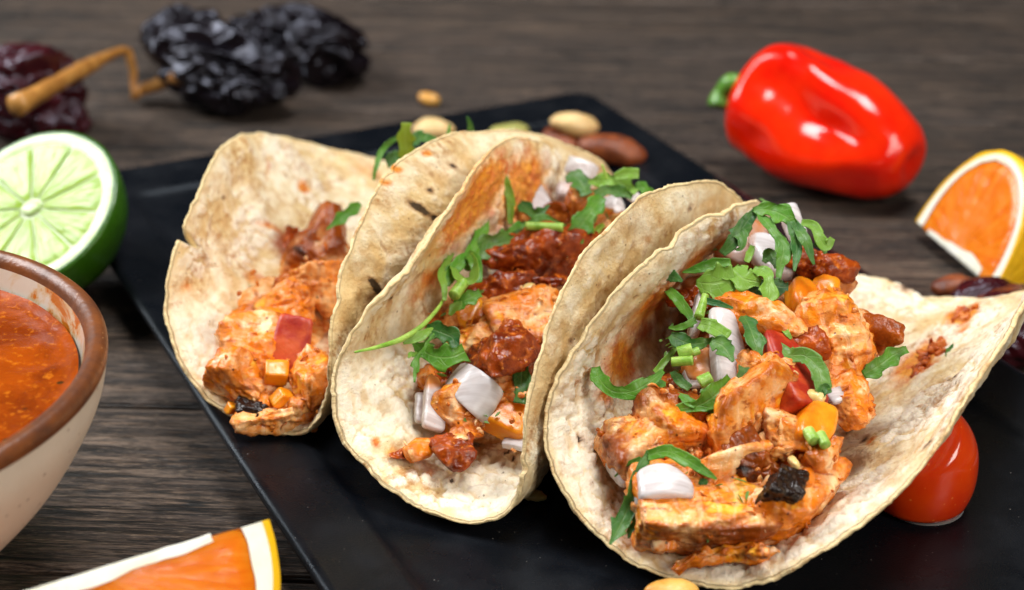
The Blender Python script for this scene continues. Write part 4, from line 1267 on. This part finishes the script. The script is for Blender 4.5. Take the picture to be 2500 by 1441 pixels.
leaf(2, [(1955, 542, 1.2), (1985, 550, 1.2), (2003, 585, 1.1), (2020, 600, 1.05), (2032, 582, 1.1)], [16, 22, 24, 30, 14], LT, 'bright wavy cilantro strip at the far right of the topmost bunch', .3)
leaf(2, [(1990, 592, .9), (2010, 605, .85), (2014, 620, .8)], [16, 20, 8], DK, 'tiny cilantro bit below the bright wavy strip', .3)
leaf(2, [(1865, 640, .8), (1880, 620, .85), (1895, 655, .75)], [20, 40, 10], (.16, .34, .1), 'translucent cilantro leaf over the white onion block', .2, .5)
leaf(2, [(1822, 640, .8), (1832, 615, .85), (1838, 600, .85)], [14, 18, 10], LT, 'short cilantro stem stub left of the white onion block', .3)
# centre
leaf(2, [(1636, 818, .8), (1680, 838, .85), (1720, 836, .85), (1745, 828, .8)], [30, 44, 30, 14], (.06, .2, .04), 'jagged cilantro leaf across the centre of the right taco', .3, .6)
leaf(2, [(1735, 832, 1.0), (1765, 845, 1.05), (1790, 885, .95)], [26, 60, 8], (.08, .25, .05), 'jagged cilantro tip lying on the tall onion petal', .25, .5)
stalk(2, [(1655, 862, .85), (1690, 852, .9)], [14, 14], 'upper cut green stalk bit in the right taco')
stalk(2, [(1640, 884, .8), (1692, 880, .85)], [11, 11], 'lower cut green stalk bit in the right taco')
stalk(2, [(1690, 862, .8), (1706, 856, .8)], [9, 9], 'smallest cut green stalk bit right of the upper one')
leaf(2, [(1708, 790, .95), (1740, 800, 1.05), (1778, 822, 1.05)], [26, 34, 26], LT, 'pale cilantro strip over the top of the tall onion petal', .35)
stalk(2, [(1706, 775, .8), (1722, 722, .9)], [12, 9], 'upright green stalk left of the tall onion petal')
leaf(2, [(1725, 735, .9), (1760, 742, .9), (1790, 752, .85)], [16, 14, 5], DK, 'thin dark cilantro strip behind the tall onion petal', .3)
leaf(2, [(1815, 768, .75), (1832, 800, .85), (1845, 840, .8), (1862, 892, .65)], [18, 44, 46, 8], (.06, .22, .05), 'dark folded cilantro leaf right of the tall onion petal', .45)
leaf(2, [(1906, 790, .7), (1920, 812, .7), (1932, 828, .65)], [6, 16, 6], LT, 'little pale cilantro sliver on the brown sauce', .2)
leaf(2, [(1898, 842, .75), (1925, 866, .8), (1965, 868, .8), (1998, 900, .75), (2010, 955, .6)], [20, 32, 36, 38, 34], (.15, .33, .06), 'long twisted cilantro ribbon beside the tomato in the right taco', .4, .15)
leaf(2, [(2004, 965, .6), (2016, 945, .65), (2022, 960, .6)], [16, 20, 16], DK, 'dark curled end of the twisted ribbon', .4)
leaf(2, [(1622, 1022, .4), (1655, 1000, .5), (1700, 992, .6), (1740, 970, .7), (1785, 925, .7)], [6, 24, 44, 60, 36], MD, 'cilantro leaf sweeping across the central salmon', .3, .25)
leaf(2, [(1655, 960, .55), (1680, 980, .6), (1700, 990, .6)], [5, 20, 20], MD, 'cilantro point above the sweeping leaf', .3)
leaf(2, [(1720, 1000, .5), (1760, 1008, .55), (1796, 1005, .55)], [10, 9, 5], DK, 'thin dark cilantro stem right of the sweeping leaf', .2)
stalk(2, [(1708, 935, .75), (1736, 920, .8)], [15, 13], 'light green stalk end above the sweeping leaf')
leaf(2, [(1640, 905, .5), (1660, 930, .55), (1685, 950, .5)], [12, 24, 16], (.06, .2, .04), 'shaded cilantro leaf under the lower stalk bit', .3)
leaf(2, [(1632, 800, .7), (1660, 800, .7), (1700, 782, .75)], [6, 16, 14], MD, 'small cilantro stem strip above the jagged leaf', .3)
leaf(2, [(1805, 925, .6), (1818, 908, .65), (1812, 890, .6)], [20, 30, 14], (.1, .28, .08), 'bluish cilantro leaf at the foot of the tall onion petal', .3)
# front sprig
leaf(2, [(1490, 1328, .3), (1525, 1260, .35), (1552, 1200, .5), (1565, 1140, .6), (1590, 1108, .6)], [8, 44, 50, 30, 26], (.06, .24, .06), 'long jagged cilantro leaf hanging to the front lip of the right taco', .25, .45)
leaf(2, [(1580, 1112, .6), (1630, 1102, .6), (1680, 1125, .55), (1720, 1150, .45), (1750, 1170, .35)], [24, 26, 30, 22, 5], MD, 'arched cilantro leaf behind the front onion block', .35, .3)
leaf(2, [(1565, 1265, .3), (1540, 1295, .2), (1534, 1315, .15)], [26, 18, 4], (.05, .2, .05), 'side tooth of the long jagged front leaf', .3, .5)
leaf(2, [(1500, 1165, .2), (1530, 1135, .4), (1565, 1120, .55)], [3, 8, 10], MD, 'fine cilantro stem left of the front sprig', .2)
leaf(2, [(1706, 1172, .2), (1716, 1178, .2), (1726, 1172, .2)], [8, 18, 8], DK, 'tiny dark cilantro chip on the front salmon block', .2)
leaf(2, [(1720, 1275, .12), (1732, 1280, .12), (1742, 1278, .12)], [6, 12, 6], DK, 'tiny cilantro chip on the face of the front salmon block', .2)
stalk(2, [(1972, 1052, .62), (1988, 1078, .62)], [14, 13], 'left chopped green stalk ring on the yellow pepper')
stalk(2, [(2002, 1060, .6), (2016, 1088, .6)], [12, 12], 'right chopped green stalk ring on the yellow pepper')
leaf(2, [(2108, 915, -.15), (2150, 890, -.05), (2180, 868, .0), (2215, 852, .05)], [30, 50, 46, 20], MD, 'cilantro leaf at the foot of the right flap', .35, .3)

# ------------------------------------------------------------------ sauce smears on the right flap
def on_sheet(i, s, t, h=0.0):
    s, t = np.array([s], float), np.array([t], float)
    q = sheet(TP[i], s, t)
    n = np.cross(sheet(TP[i], s, t + .002) - q, sheet(TP[i], s + .002, t) - q)[0]
    n /= np.linalg.norm(n)
    return q[0] + n * h, n


def smear(i, s, t, ls, lt, hh, seed, label, ang=0):
    c, n = on_sheet(i, s, t, 0.10)
    ax = on_sheet(i, s + .1, t + .1 * math.tan(math.radians(ang)), 0.10)[0] - c
    ax /= np.linalg.norm(ax)
    Fm = np.stack([ax, np.cross(n, ax), n], 1)
    V, F, L = chunk((0, 0, 0), (ls, lt, hh), (0, 0, 0), seed, lvl=5, p=4, planes=8, amp=.07, freq=3, lump=.05, lfreq=6)
    return tag(obj('chili_sauce', V @ Fm.T + c, F, SMEAR), label, 'sauce')


def smear_crumbs(i, s0, t0, s1, t1, wid, n, seed, label):
    rs_ = np.random.RandomState(seed)
    Vs_, Fs_, k0 = [], [], 0
    for k in range(n):
        u = rs_.uniform(0, 1)
        c_, n_ = on_sheet(i, s0 + (s1 - s0) * u + rs_.normal() * wid * .5, t0 + (t1 - t0) * u + rs_.normal() * wid, .02)
        r_ = rs_.uniform(.03, .085)
        V_, F_, _L = chunk(c_, (r_ * rs_.uniform(1, 1.8), r_, r_ * .7), rs_.uniform(0, 180, 3), seed + k, lvl=3, p=4, planes=6, amp=.03, freq=8)
        Vs_.append(V_)
        Fs_.append(F_ + k0)
        k0 += len(V_)
    o = obj('chili_sauce', np.vstack(Vs_), np.vstack(Fs_), SMEAR)
    return tag(o, label, 'sauce')


smear_crumbs(2, 7.2, 2.75, 8.7, 2.95, .10, 46, 501, 'long grainy sauce smear across the right flap of the right tortilla')
smear_crumbs(2, 9.85, 3.15, 10.2, 3.25, .11, 20, 560, 'small grainy sauce spot near the tip of the right flap')
c, nn = on_sheet(2, 8.4, 3.2, .16)
leaf(-1, [(2311, 872, c[2] - .02), (2320, 860, c[2]), (2328, 843, c[2] + .02)], [10, 24, 8], DK, 'single dark cilantro fleck on the right flap', .2)

# ------------------------------------------------------------------ loose crumbs (nobody could count them)
rs = np.random.RandomState(5)
Vs, Fs, off = [], [], 0
REG = [(0, (570, 660), (790, 1020)), (1, (1050, 560), (1370, 1110)), (2, (1540, 650), (2080, 1300))]
for k in range(170):
    i, lo, hi = REG[[0, 1, 1, 2, 2, 2][k % 6]]
    px, py = rs.uniform(lo[0], hi[0]), rs.uniform(lo[1], hi[1])
    if i == 2 and abs((px - 1720) - (1330 - py) * 0.35) > 190:
        continue
    r = rs.uniform(3, 9) * 0.0046
    V, F, L = chunk(pile(i, px, py, .18), (r * 1.8, r, r), rs.uniform(0, 180, 3), 900 + k, lvl=2, p=4, planes=5, amp=.02, freq=8)
    Vs.append(V)
    Fs.append(F + off)
    off += len(V)
fv, ff, fo = [], [], 0
CL = [(1, 1120, 690, 60), (1, 1070, 850, 50), (1, 1240, 590, 80), (1, 1420, 560, 80), (1, 1500, 465, 60), (1, 1190, 950, 80),
      (2, 1860, 600, 80), (2, 1790, 690, 80), (2, 1690, 850, 70), (2, 1700, 970, 80), (2, 1950, 880, 60), (2, 1560, 1150, 60), (2, 1750, 1200, 100), (2, 1830, 830, 70)]
for k in range(190):
    i, px, py, sg_ = CL[k % len(CL)]
    px, py = px + rs.normal() * sg_ * .7, py + rs.normal() * sg_ * .6
    c = pile(i, px, py, .2)
    w_, h_ = rs.uniform(.02, .05), rs.uniform(.05, .16)
    Q = np.array([(-h_, -w_ * .4, 0), (-h_ * .3, -w_, .012), (h_ * .6, -w_ * .7, .01), (h_, 0, 0), (h_ * .5, w_, .012), (-h_ * .4, w_ * .8, .01)])
    Q = np.vstack([Q, Q - [0, 0, .01]]) @ euler_m(rs.uniform(-40, 40, 3) + [30, 0, rs.uniform(0, 180)]).T + c
    fv.append(Q)
    ff.append(np.array([[0, 1, 2, 3], [0, 3, 4, 5], [9, 8, 7, 6], [11, 10, 9, 6]]) + fo)
    fo += 12
fl = obj('cilantro_flecks', np.vstack(fv), np.vstack(ff), LEAF, attrs=dict(uvw=np.zeros((fo, 3))), color=(.08, .26, .04), smooth_=False)
fl['kind'] = 'stuff'
fl['label'] = 'tiny chopped cilantro flecks scattered over the fillings'
wts = np.array([h[2] for h in HEAPS], float)
for k in range(330):
    Vh, Nh, _ = HEAPS[rs.choice(len(HEAPS), p=wts / wts.sum())]
    up = np.where(Nh @ np.array([0, -.6, .8]) > .1)[0]
    if not len(up):
        continue
    j = up[rs.randint(len(up))]
    c, n_ = Vh[j], Nh[j]
    if k % 5 < 3:
        r = rs.uniform(.018, .05)
        V, F, L = chunk(c + n_ * r * .3, (r * rs.uniform(1, 2.4), r, r * .8), rs.uniform(0, 180, 3), 2000 + k, lvl=2, p=4, planes=5, amp=.015, freq=10)
        Vs.append(V)
        Fs.append(F + off)
        off += len(V)
    else:
        t_ = np.cross(n_, rs.normal(size=3))
        t_ /= np.linalg.norm(t_)
        b_ = np.cross(n_, t_)
        ln = rs.uniform(.06, .16)
        pts_ = [c - t_ * ln - n_ * .03, c - t_ * ln * .4 + n_ * .03 + b_ * rs.uniform(-.05, .05), c + t_ * ln * .3 + n_ * .035, c + t_ * ln + b_ * rs.uniform(-.06, .06) + n_ * rs.uniform(-.04, .06)]
        V, Fl = tube(pts_, [.008, rs.uniform(.016, .034), rs.uniform(.014, .03), .006], 9, 5, .01, k)
        Vs.append(V)
        Fs.append(np.vstack([Fl[1], Fl[0][:, [0, 1, 2]], Fl[0][:, [0, 2, 3]]]) + off)
        off += len(V)
cr = obj('salmon_crumbs', np.vstack(Vs), np.vstack(Fs), SALMON, attrs=dict(roast=np.zeros(off), crease=np.zeros(off)))
cr['kind'] = 'stuff'
cr['label'] = 'small salmon crumbs scattered over the fillings'

# ------------------------------------------------------------------ bowl of salsa
bc = np.array([-11.56, -11.51])
BR = 4.86


def lathe(prof, n=160, c=bc):
    a = np.linspace(0, 2 * np.pi, n, endpoint=False)
    pr = np.array(prof)
    V = np.stack([c[0] + pr[:, :1] * np.cos(a), c[1] + pr[:, :1] * np.sin(a), np.repeat(pr[:, 1:], n, 1)], -1).reshape(-1, 3)
    return V, grid_faces(len(prof), n, True)


def sm(prof, n):
    return spline(np.array([(x, z, 0.0) for x, z in prof]), n)[:, :2]


bowl = empty('bowl', (bc[0], bc[1], 0), 'cream speckled stoneware bowl with a brown glazed rim holding red salsa', 'bowl')
V, F = lathe(sm([(0.02, .12), (1.3, .12), (1.5, 0), (1.7, .05), (2.35, .6), (3.15, 1.4), (4.02, 2.4), (4.66, 3.5), (4.87, 4.25)], 60))
obj('body', V, F[:, ::-1], mat_bowl(True), bowl)
V, F = lathe(sm([(4.87, 4.25), (4.885, 4.38), (4.86, 4.47), (4.79, 4.54), (4.70, 4.555), (4.62, 4.52), (4.55, 4.45), (4.50, 4.34)], 40))
obj('rim', V, F[:, ::-1], mat_bowl(False), bowl)
V, F = lathe(sm([(4.50, 4.34), (4.30, 3.7), (3.8, 2.9), (2.9, 1.9), (1.5, 1.2), (.02, 1.0)], 40))
obj('inside', V, F[:, ::-1], mat_bowl_inside(), bowl)
nr, na = 60, 160
r = np.linspace(0.02, 4.36, nr)
a = np.linspace(0, 2 * np.pi, na, endpoint=False)
rr, aa = np.meshgrid(r, a, indexing='ij')
V = np.stack([bc[0] + rr * np.cos(aa), bc[1] + rr * np.sin(aa), 0 * rr], -1).reshape(-1, 3)
V[:, 2] = 3.92 + .05 * fbm(V * .9, 3) + .02 * fbm(V * 4, 2) + 0.08 * smooth(4.1, 4.36, rr.ravel())
tag(obj('salsa', V, grid_faces(nr, na, True)[:, ::-1], mat_salsa()), 'orange red chili salsa with dark flecks filling the stoneware bowl', 'salsa')


# ------------------------------------------------------------------ half lime
def citrus_half(c, nrm, R, nseg, label):
    A = axes(np.cross(nrm, (0.3, 1, 0.2)), nrm)         # local x, y in the cut face, z = normal
    A = np.stack([A[:, 0], A[:, 1], A[:, 2]], 1)
    n_ = np.asarray(nrm) / np.linalg.norm(nrm)
    x = np.cross((0, 1, 0), n_)
    x /= np.linalg.norm(x)
    A = np.stack([x, np.cross(n_, x), n_], 1)
    root = empty('lime_half', (c[0], c[1], 0), label, 'lime')
    def put(name, L, F, mat, attrs=None):
        return obj(name, L @ A.T + np.asarray(c), F, mat, root, attrs)
    # rind: shell below the cut
    th = np.linspace(np.pi / 2, np.pi - 0.02, 50)
    a = np.linspace(0, 2 * np.pi, 120, endpoint=False)
    prof = [(R * .945, 0.0), (R * .975, .012), (R * .995, -.02)] + [(R * math.sin(t), R * 1.02 * math.cos(t) - .03) for t in th]
    pr = np.array(prof)
    L = np.stack([pr[:, :1] * np.cos(a), pr[:, :1] * np.sin(a), np.repeat(pr[:, 1:], 120, 1)], -1).reshape(-1, 3)
    L += .012 * np.stack([perlin(L * 3 + k * 5) for k in range(3)], 1)
    put('rind', L, grid_faces(len(pr), 120, True)[:, ::-1], LRIND)
    pr = np.array([(R * .955, 0.0), (R * .93, .008), (R * .86, .0), (R * .80, -.03), (R * .5, -.035), (.02, -.035)])
    L = np.stack([pr[:, :1] * np.cos(a), pr[:, :1] * np.sin(a), np.repeat(pr[:, 1:], 120, 1)], -1).reshape(-1, 3)
    put('pith', L, grid_faces(len(pr), 120, True)[:, ::-1], LPITH)
    rs = np.random.RandomState(4)
    ang = np.cumsum(rs.uniform(.85, 1.15, nseg))
    ang = ang / ang[-1] * 2 * np.pi + .2
    for k in range(nseg):
        a0, a1 = ang[k - 1] - (2 * np.pi if k == 0 else 0), ang[k]
        nu, nv = 26, 22
        u = np.linspace(0, 1, nu)
        v = np.linspace(-1, 1, nv)
        uu, vv = np.meshgrid(u, v, indexing='ij')
        ro = R * .885 * (1 - .07 * np.abs(vv) ** 5)
        rho = R * .13 + (ro - R * .13) * uu
        gap = np.arcsin(np.clip(.008 * R / rho, 0, .9))
        half = np.maximum((a1 - a0) / 2 - gap, 0.01)
        an = (a0 + a1) / 2 + vv * half
        edge = np.minimum(1 - np.abs(vv), np.minimum(1 - uu, uu * 2)) 
        h = -.024 + .022 * smooth(0, .22, edge) + .012 * perlin(np.c_[(rho * 3).ravel(), (an * 14).ravel(), np.full(rho.size, k * 3.0)]).reshape(rho.shape)
        L = np.stack([rho * np.cos(an), rho * np.sin(an), h], -1).reshape(-1, 3)
        uv = np.stack([rho / R, an, 0 * an], -1).reshape(-1, 3)
        put('segment', L, grid_faces(nu, nv), LIMEF, dict(uvw=uv))
    D, F = ico(4)
    L = D * np.array([R * .11, R * .09, .05]) * (1 + .2 * perlin(D * 2))[:, None]
    put('core', L, F, LPITH)
    for o in root.children:
        pass
    return root


citrus_half(at(75, 508, 2.42), (-.27, -.52, .81), 2.12, 10, 'half lime with its pale green cut face up behind the salsa bowl')


# ------------------------------------------------------------------ orange wedges
def orange_wedge(A, B, bis, half, label, seed, R=None):
    """A, B: ends of the core edge; bis: direction from the core to the middle of the peel; half: half the wedge angle"""
    A, B = np.asarray(A, float), np.asarray(B, float)
    c = (A + B) / 2
    Lx = (B - A) / np.linalg.norm(B - A)
    Rx = np.linalg.norm(B - A) / 2
    R = R or Rx
    z = np.asarray(bis, float) - Lx * (np.asarray(bis) @ Lx)
    z /= np.linalg.norm(z)
    y = np.cross(z, Lx)
    Fm = np.stack([Lx, y, z], 1)
    lo = (c - 0)[2]
    root = empty('orange_wedge', (c[0], c[1], 0), label, 'orange')
    def P(rho, phi, th):
        """rho 0..1, phi 0..pi along the arc from A to B, th angle off the bisector"""
        return np.stack([-Rx * rho * np.cos(phi), R * rho * np.sin(phi) * np.sin(th), R * rho * np.sin(phi) * np.cos(th)], -1)
    def put(name, G, mat, uv=None, flip=False):
        nu, nv = G.shape[:2]
        F = grid_faces(nu, nv)
        V = G.reshape(-1, 3) @ Fm.T + c
        return obj(name, V, F[:, ::-1] if flip else F, mat, root, dict(uvw=uv.reshape(-1, 3)) if uv is not None else None)
    ph = np.linspace(0.0, np.pi, 80)
    # peel: outside and its cut edges
    rows = [P(np.full(80, .955), ph, np.full(80, -half))]
    for t in np.linspace(-half, half, 30):
        rows.append(P(1 + .012 * perlin(np.c_[ph * 4, np.full(80, t * 6), np.full(80, seed)]), ph, np.full(80, t)))
    rows.append(P(np.full(80, .955), ph, np.full(80, half)))
    put('rind', np.array(rows), ORIND)
    for sg in (-1, 1):
        # pith band: thicker at the poles, proud of the flesh
        r_in = .895 - .06 * np.abs(np.cos(ph)) ** 10 + .015 * perlin(np.c_[ph * 5, np.full(80, 3.0 + sg), np.full(80, seed)])
        rows = []
        for f in np.linspace(0, 1, 8):
            rho = r_in + (.96 - r_in) * f
            rows.append(P(rho, ph, np.full(80, sg * (half + .004 * math.sin(f * 3.14)))))
        put('pith', np.array(rows), PITH, flip=sg < 0)
        # flesh: a cut segment, slightly hollow and lumpy
        nu = 40
        G, uv = [], []
        for f in np.linspace(0, 1, nu):
            rho = (r_in + .01) * f
            q = P(rho, ph, np.full(80, sg * half))
            ed = np.minimum(1 - f, np.minimum(f, .25) * 2) 
            nn = np.array([0, math.cos(half) * sg, -math.sin(half)])
            hgt = .05 * smooth(0, .12, np.full(80, ed)) + .014 * fbm(q * 3.2 + seed, 2) * smooth(0, .1, np.full(80, ed)) - .03
            G.append(q + nn * hgt[:, None])
            uv.append(np.stack([np.full(80, f), ph * 1.2, 0 * ph + sg * 3], -1))
        put('segment', np.array(G), ORANGEF, np.array(uv), flip=sg > 0)
    # white membrane along the core edge
    x = np.linspace(-.66, .62, 60) * Rx
    W = np.interp(x, [-Rx, -Rx * .3, Rx * .3, Rx], [.05, .10, .20, .10]) * (1 + .35 * perlin(np.c_[x * 1.1, 0 * x, 0 * x + seed]))
    rows = []
    for b in np.linspace(-1, 1, 9):
        t = b * half
        d = np.abs(b) * W * 1.6
        rows.append(np.stack([x + .02 * perlin(np.c_[x * 5, 0 * x + b, 0 * x]), np.sign(b) * d * math.sin(half) * 1.10, d * math.cos(half) - .05 + .012 * fbm(np.c_[x * 3, 0 * x + b * 2, 0 * x + 7], 2)], -1))
    put('membrane', np.array(rows), PITH)
    return root


A = at(655, 1268, 2.9)
B = A + 5.6 * np.array([-.85, -.53, 0.02])
orange_wedge(A, B, (0.12, -.16, -1), math.radians(38), 'orange wedge lying peel down in front of the salsa bowl', 3)
A = at(2236, 540, 0.45)
B = at(2430, 706, 0.25)
ax = (B - A) / np.linalg.norm(B - A)
side = np.cross((0, 0, 1), ax)
side = side * np.sign(side[0])
orange_wedge(A, B, side * .84 + np.array([0, 0, .52]), math.radians(33), 'orange wedge resting on a cut side beyond the right edge of the plate', 11, R=2.75)

# ------------------------------------------------------------------ red pepper
p0, p1 = at(1822, 225, 2.05), at(2238, 408, 1.35)
pep = empty('red_pepper', (*((p0 + p1) / 2)[:2], 0), 'glossy red pepper with a green stem lying behind the plate', 'pepper')
Fm = axes(p1 - p0)
Lp = np.linalg.norm(p1 - p0)
nu, nv = 120, 140
u = np.linspace(0, 1, nu)
a = np.linspace(0, 2 * np.pi, nv, endpoint=False)
Rp = np.interp(u, [0, .01, .05, .12, .25, .4, .55, .7, .82, .91, .965, .99, 1], [.25, .75, 1.30, 1.64, 1.88, 1.88, 1.70, 1.48, 1.26, 1.04, .74, .36, .05])
for _ in range(3):
    Rp[1:-1] = (Rp[:-2] + 2 * Rp[1:-1] + Rp[2:]) / 4
uu, aa = np.meshgrid(u, a, indexing='ij')
lob = 1.03 + .03 * np.cos(2 * aa + 1)
for g0, dep in ((2.45, .30), (2.45 + 1.9, .16), (2.45 - 2.1, .16)):
    dd_ = (aa - g0 - .25 * (uu - .5) + np.pi) % (2 * np.pi) - np.pi
    lob = lob - dep * np.exp(-(dd_ / .44) ** 2) * smooth(0.02, .3, uu) * (1 - .75 * smooth(.55, .9, uu))
rr = Rp[:, None] * lob
for u0, a0, ru, ra, dep in ((.62, 2.75, .20, .42, .24), (.30, 3.3, .14, .35, .12), (.80, 3.6, .12, .4, .10), (.35, 1.5, .2, .3, .12)):
    lob = lob - dep * np.exp(-((uu - u0) / ru) ** 2 - ((aa - a0) / ra) ** 2)
rr = Rp[:, None] * lob
X = uu * Lp + .5 * (np.clip(1 - uu / .10, 0, 1) ** 2) * 0.5
L = np.stack([X, rr * np.cos(aa), rr * np.sin(aa)], -1).reshape(-1, 3)
L = L + .22 * np.stack([0 * L[:, 0], perlin(L * .55 + 2), perlin(L * .55 + 9)], 1) * smooth(0, 1.2, L[:, 0])[:, None]
# dimple at the blossom end
L[:, 0] -= .35 * np.exp(-((L[:, 1] ** 2 + L[:, 2] ** 2) / .10)) * (L[:, 0] > Lp * .8)
V = L @ Fm.T + p0
V[:, 2] = np.maximum(V[:, 2], 0.01)
obj('body', V, grid_faces(nu, nv, True)[:, ::-1], PEPPER, pep)
q = p0 + Fm[:, 0] * .35
V, F = tube([q, at(1790, 205, 2.35), at(1765, 232, 2.0), at(1755, 262, 1.7)], [.42, .30, .26, .30], 24, 14, .04)
obj('stem', V, F, CALYX, pep)

# ------------------------------------------------------------------ dried chillies
def wrinkled(parts, seed, lvl=6, amp=.40, f=.75):
    Vs, Fs, off = [], [], 0
    for c, sz, rot in parts:
        D, F = ico(lvl)
        L = D * np.array(sz)
        K = L * np.array([.42, 1, 1]) + .35 * np.stack([perlin(L * .8 + seed + k * 7) for k in range(3)], 1)
        w_ = 1 - np.abs(fbm(K * f * 1.25 + seed, 3, .5)) * 2.0
        w2 = 1 - np.abs(perlin(K * f * 4.5 + seed + 9)) * 2
        L = L * (1 + .12 * fbm(L * .5 + seed, 2))[:, None] + D * (amp * (w_ - .55) + amp * .24 * w2)[:, None]
        V = L @ euler_m(rot).T + np.array(c)
        V[:, 2] = np.maximum(V[:, 2], .01 + .03 * (V[:, 0] % .1))
        Vs.append(V)
        Fs.append(F + off)
        off += len(V)
        seed += 5
    return np.vstack(Vs), np.vstack(Fs)


c1 = at(545, 165, 1.35)
ch = empty('dried_chili', (c1[0], c1[1], 0), 'large black wrinkled dried chili behind the left taco', 'chili')
V, F = wrinkled([(c1, (2.15, 1.15, 1.15), (0, 10, -14)), (at(455, 100, 1.1), (1.2, 1.2, .95), (0, 0, 20)), (at(640, 95, 1.0), (1.5, .8, .75), (0, -8, 5))], 3)
obj('body', V, F, BLACKC, ch)
V, F = tube([at(325, 238, .25), at(345, 222, .35), at(395, 203, .75), at(445, 185, 1.2)], [.10, .20, .22, .26], 24, 12, .03)
obj('stem', V, F, STEMC, ch)
c2 = at(795, 125, 1.0)
V, F = wrinkled([(c2, (1.25, 1.15, .95), (0, 25, 40)), (at(735, 82, .85), (1.2, .85, .75), (0, 0, -10))], 17)
tag(obj('dried_chili', V, F, BLACKC), 'smaller black wrinkled dried chili touching the large one on its right', 'chili')
c3 = at(70, 225, 1.35)
ch = empty('dried_chili', (c3[0], c3[1], 0), 'purple red wrinkled dried chili behind the half lime', 'chili')
V, F = wrinkled([(c3, (1.45, 1.3, 1.25), (0, 0, 10)), (at(110, 290, .7), (1.1, .9, .7), (0, 0, 0))], 31)
obj('body', V, F, MAROON, ch)
V, F = tube([at(40, 258, 2.6), at(120, 215, 2.5), at(220, 160, 2.1), at(300, 124, 1.75), at(318, 140, 1.5), at(325, 185, .9), at(328, 238, .3)], [.30, .24, .22, .24, .16, .13, .10], 44, 12, .04)
obj('stem', V, F, STEMC, ch)
V, F = wrinkled([(at(2500, 800, .8), (1.3, 1.1, .75), (0, 0, 20)), (at(2410, 735, .5), (.8, .6, .45), (0, 0, 20))], 47, 5, .2)
tag(obj('dried_chili', V, F, MAROON), 'dark red dried chili beside the tip of the right flap', 'chili')


# ------------------------------------------------------------------ nuts and seeds
def nut(name, px, py, z, sz, rot, mat, label, cat='peanut', seed=0, sph=1.0):
    V, F, L = chunk(at(px, py, z), sz, rot, 700 + seed, lvl=4, p=2.6, planes=0, sph=sph, amp=.06, freq=1.3, fine=.012)
    return tag(obj(name, V, F, mat), label, cat)


nut('peanut', 1402, 303, 1.55, (.70, .40, .30), (0, 12, 12), NUTP, 'pale peeled peanut half resting on a brown one at the back of the plate', seed=1)
nut('peanut', 1372, 348, 1.05, (.62, .46, .36), (0, 10, -40), NUTB, 'reddish brown peanut under the pale half at the back of the plate', seed=2)
nut('peanut', 1494, 366, 1.12, (.95, .46, .40), (0, 8, -14), NUTB, 'glossy brown peanut nearest the right edge at the back of the plate', seed=3)
nut('peanut', 1058, 318, 1.0, (.60, .42, .30), (0, 0, -10), NUTP, 'cream peanut half partly hidden behind the standing cilantro', seed=4)
nut('pumpkin_seed', 1240, 318, .95, (.55, .36, .18), (0, 0, 8), NUTG, 'dull green pumpkin seed behind the rim of the middle taco', 'seed', 5)
nut('peanut', 1045, 241, .2, (.31, .23, .19), (0, 10, -14), NUTY, 'small peanut piece on the table beyond the back edge of the plate', seed=6)
nut('peanut', 1640, 1450, .98, (.46, .26, .24), (0, 0, 5), NUTY, 'roasted yellow peanut at the bottom edge below the right taco', seed=7)
nut('peanut', 2335, 706, .4, (.55, .36, .32), (0, 0, -10), NUTB, 'brown peanut behind the right flap next to the orange wedge', seed=8)

# ------------------------------------------------------------------ cherry tomato
tc = np.array([7.36, -9.85, 1.42])
D, F = ico(5)
V = D * np.array([.95, .95, 1.32])
nrm = np.array([-.45, -.45, .77])
nrm /= np.linalg.norm(nrm)
d = V @ nrm
V = V - nrm * (np.clip(d - .86, 0, None) * .62)[:, None]
V += .02 * np.stack([perlin(V * 1.2 + k * 4) for k in range(3)], 1)
V = V @ euler_m((4, 6, 0)).T + tc
gs, gt = [g.ravel() for g in np.meshgrid(np.linspace(2.5, 10, 40), np.linspace(.5, 5.5, 40))]
ok = (gs - TP[2][3]) ** 2 + gt ** 2 < TP[2][3] ** 2
gs, gt = gs[ok], gt[ok]
gq = sheet(TP[2], gs, gt)
gn = np.cross(sheet(TP[2], gs, gt + .002) - gq, sheet(TP[2], gs + .002, gt) - gq)
gn /= np.linalg.norm(gn, axis=1)[:, None]
for _ in range(2):                       # the tomato leans against the flap: no point of it may enter the tortilla
    near = np.concatenate([((v[:, None] - gq[None]) ** 2).sum(2).argmin(1) for v in np.array_split(V, 20)])
    sg = ((V - gq[near]) * gn[near]).sum(1)
    V = V - gn[near] * np.clip(sg + .28, 0, 2.0)[:, None]
V[:, 2] = np.where(V[:, 2] < .85, .752 + np.clip(V[:, 2] - .3, 0, None) * .178, V[:, 2])
tag(obj('cherry_tomato', V, F, CHERRY), 'red cherry tomato standing on the plate under the right flap', 'tomato')
m = M('clear_juice')
m.set(Base_Color=(0.95, 0.9, 0.85, 1), Roughness=0.08, Transmission_Weight=0.85, IOR=1.35)
a = np.linspace(0, 2 * np.pi, 64, endpoint=False)
rows = []
for rr_, z in ((.25, .766), (.7, .77), (.98, .772), (1.03, .766), (1.06, .748)):
    rows.append(np.stack([tc[0] + .05 + rr_ * .70 * np.cos(a), tc[1] - .02 + rr_ * 0.70 * np.sin(a), 0 * a + z], -1))
tag(obj('juice_puddle', np.array(rows).reshape(-1, 3), grid_faces(5, 64, True), m.m), 'thin puddle of clear juice around the foot of the cherry tomato', 'juice')

# a crumb of tortilla on the plate
V, F, L = chunk(at(1302, 1212, .86), (.14, .09, .07), (0, 0, 10), 77, lvl=3, p=4, planes=6, amp=.03, freq=6)
tag(obj('tortilla_crumb', V, F, SEED), 'tiny yellow tortilla crumb on the plate beside the middle taco', 'crumb')
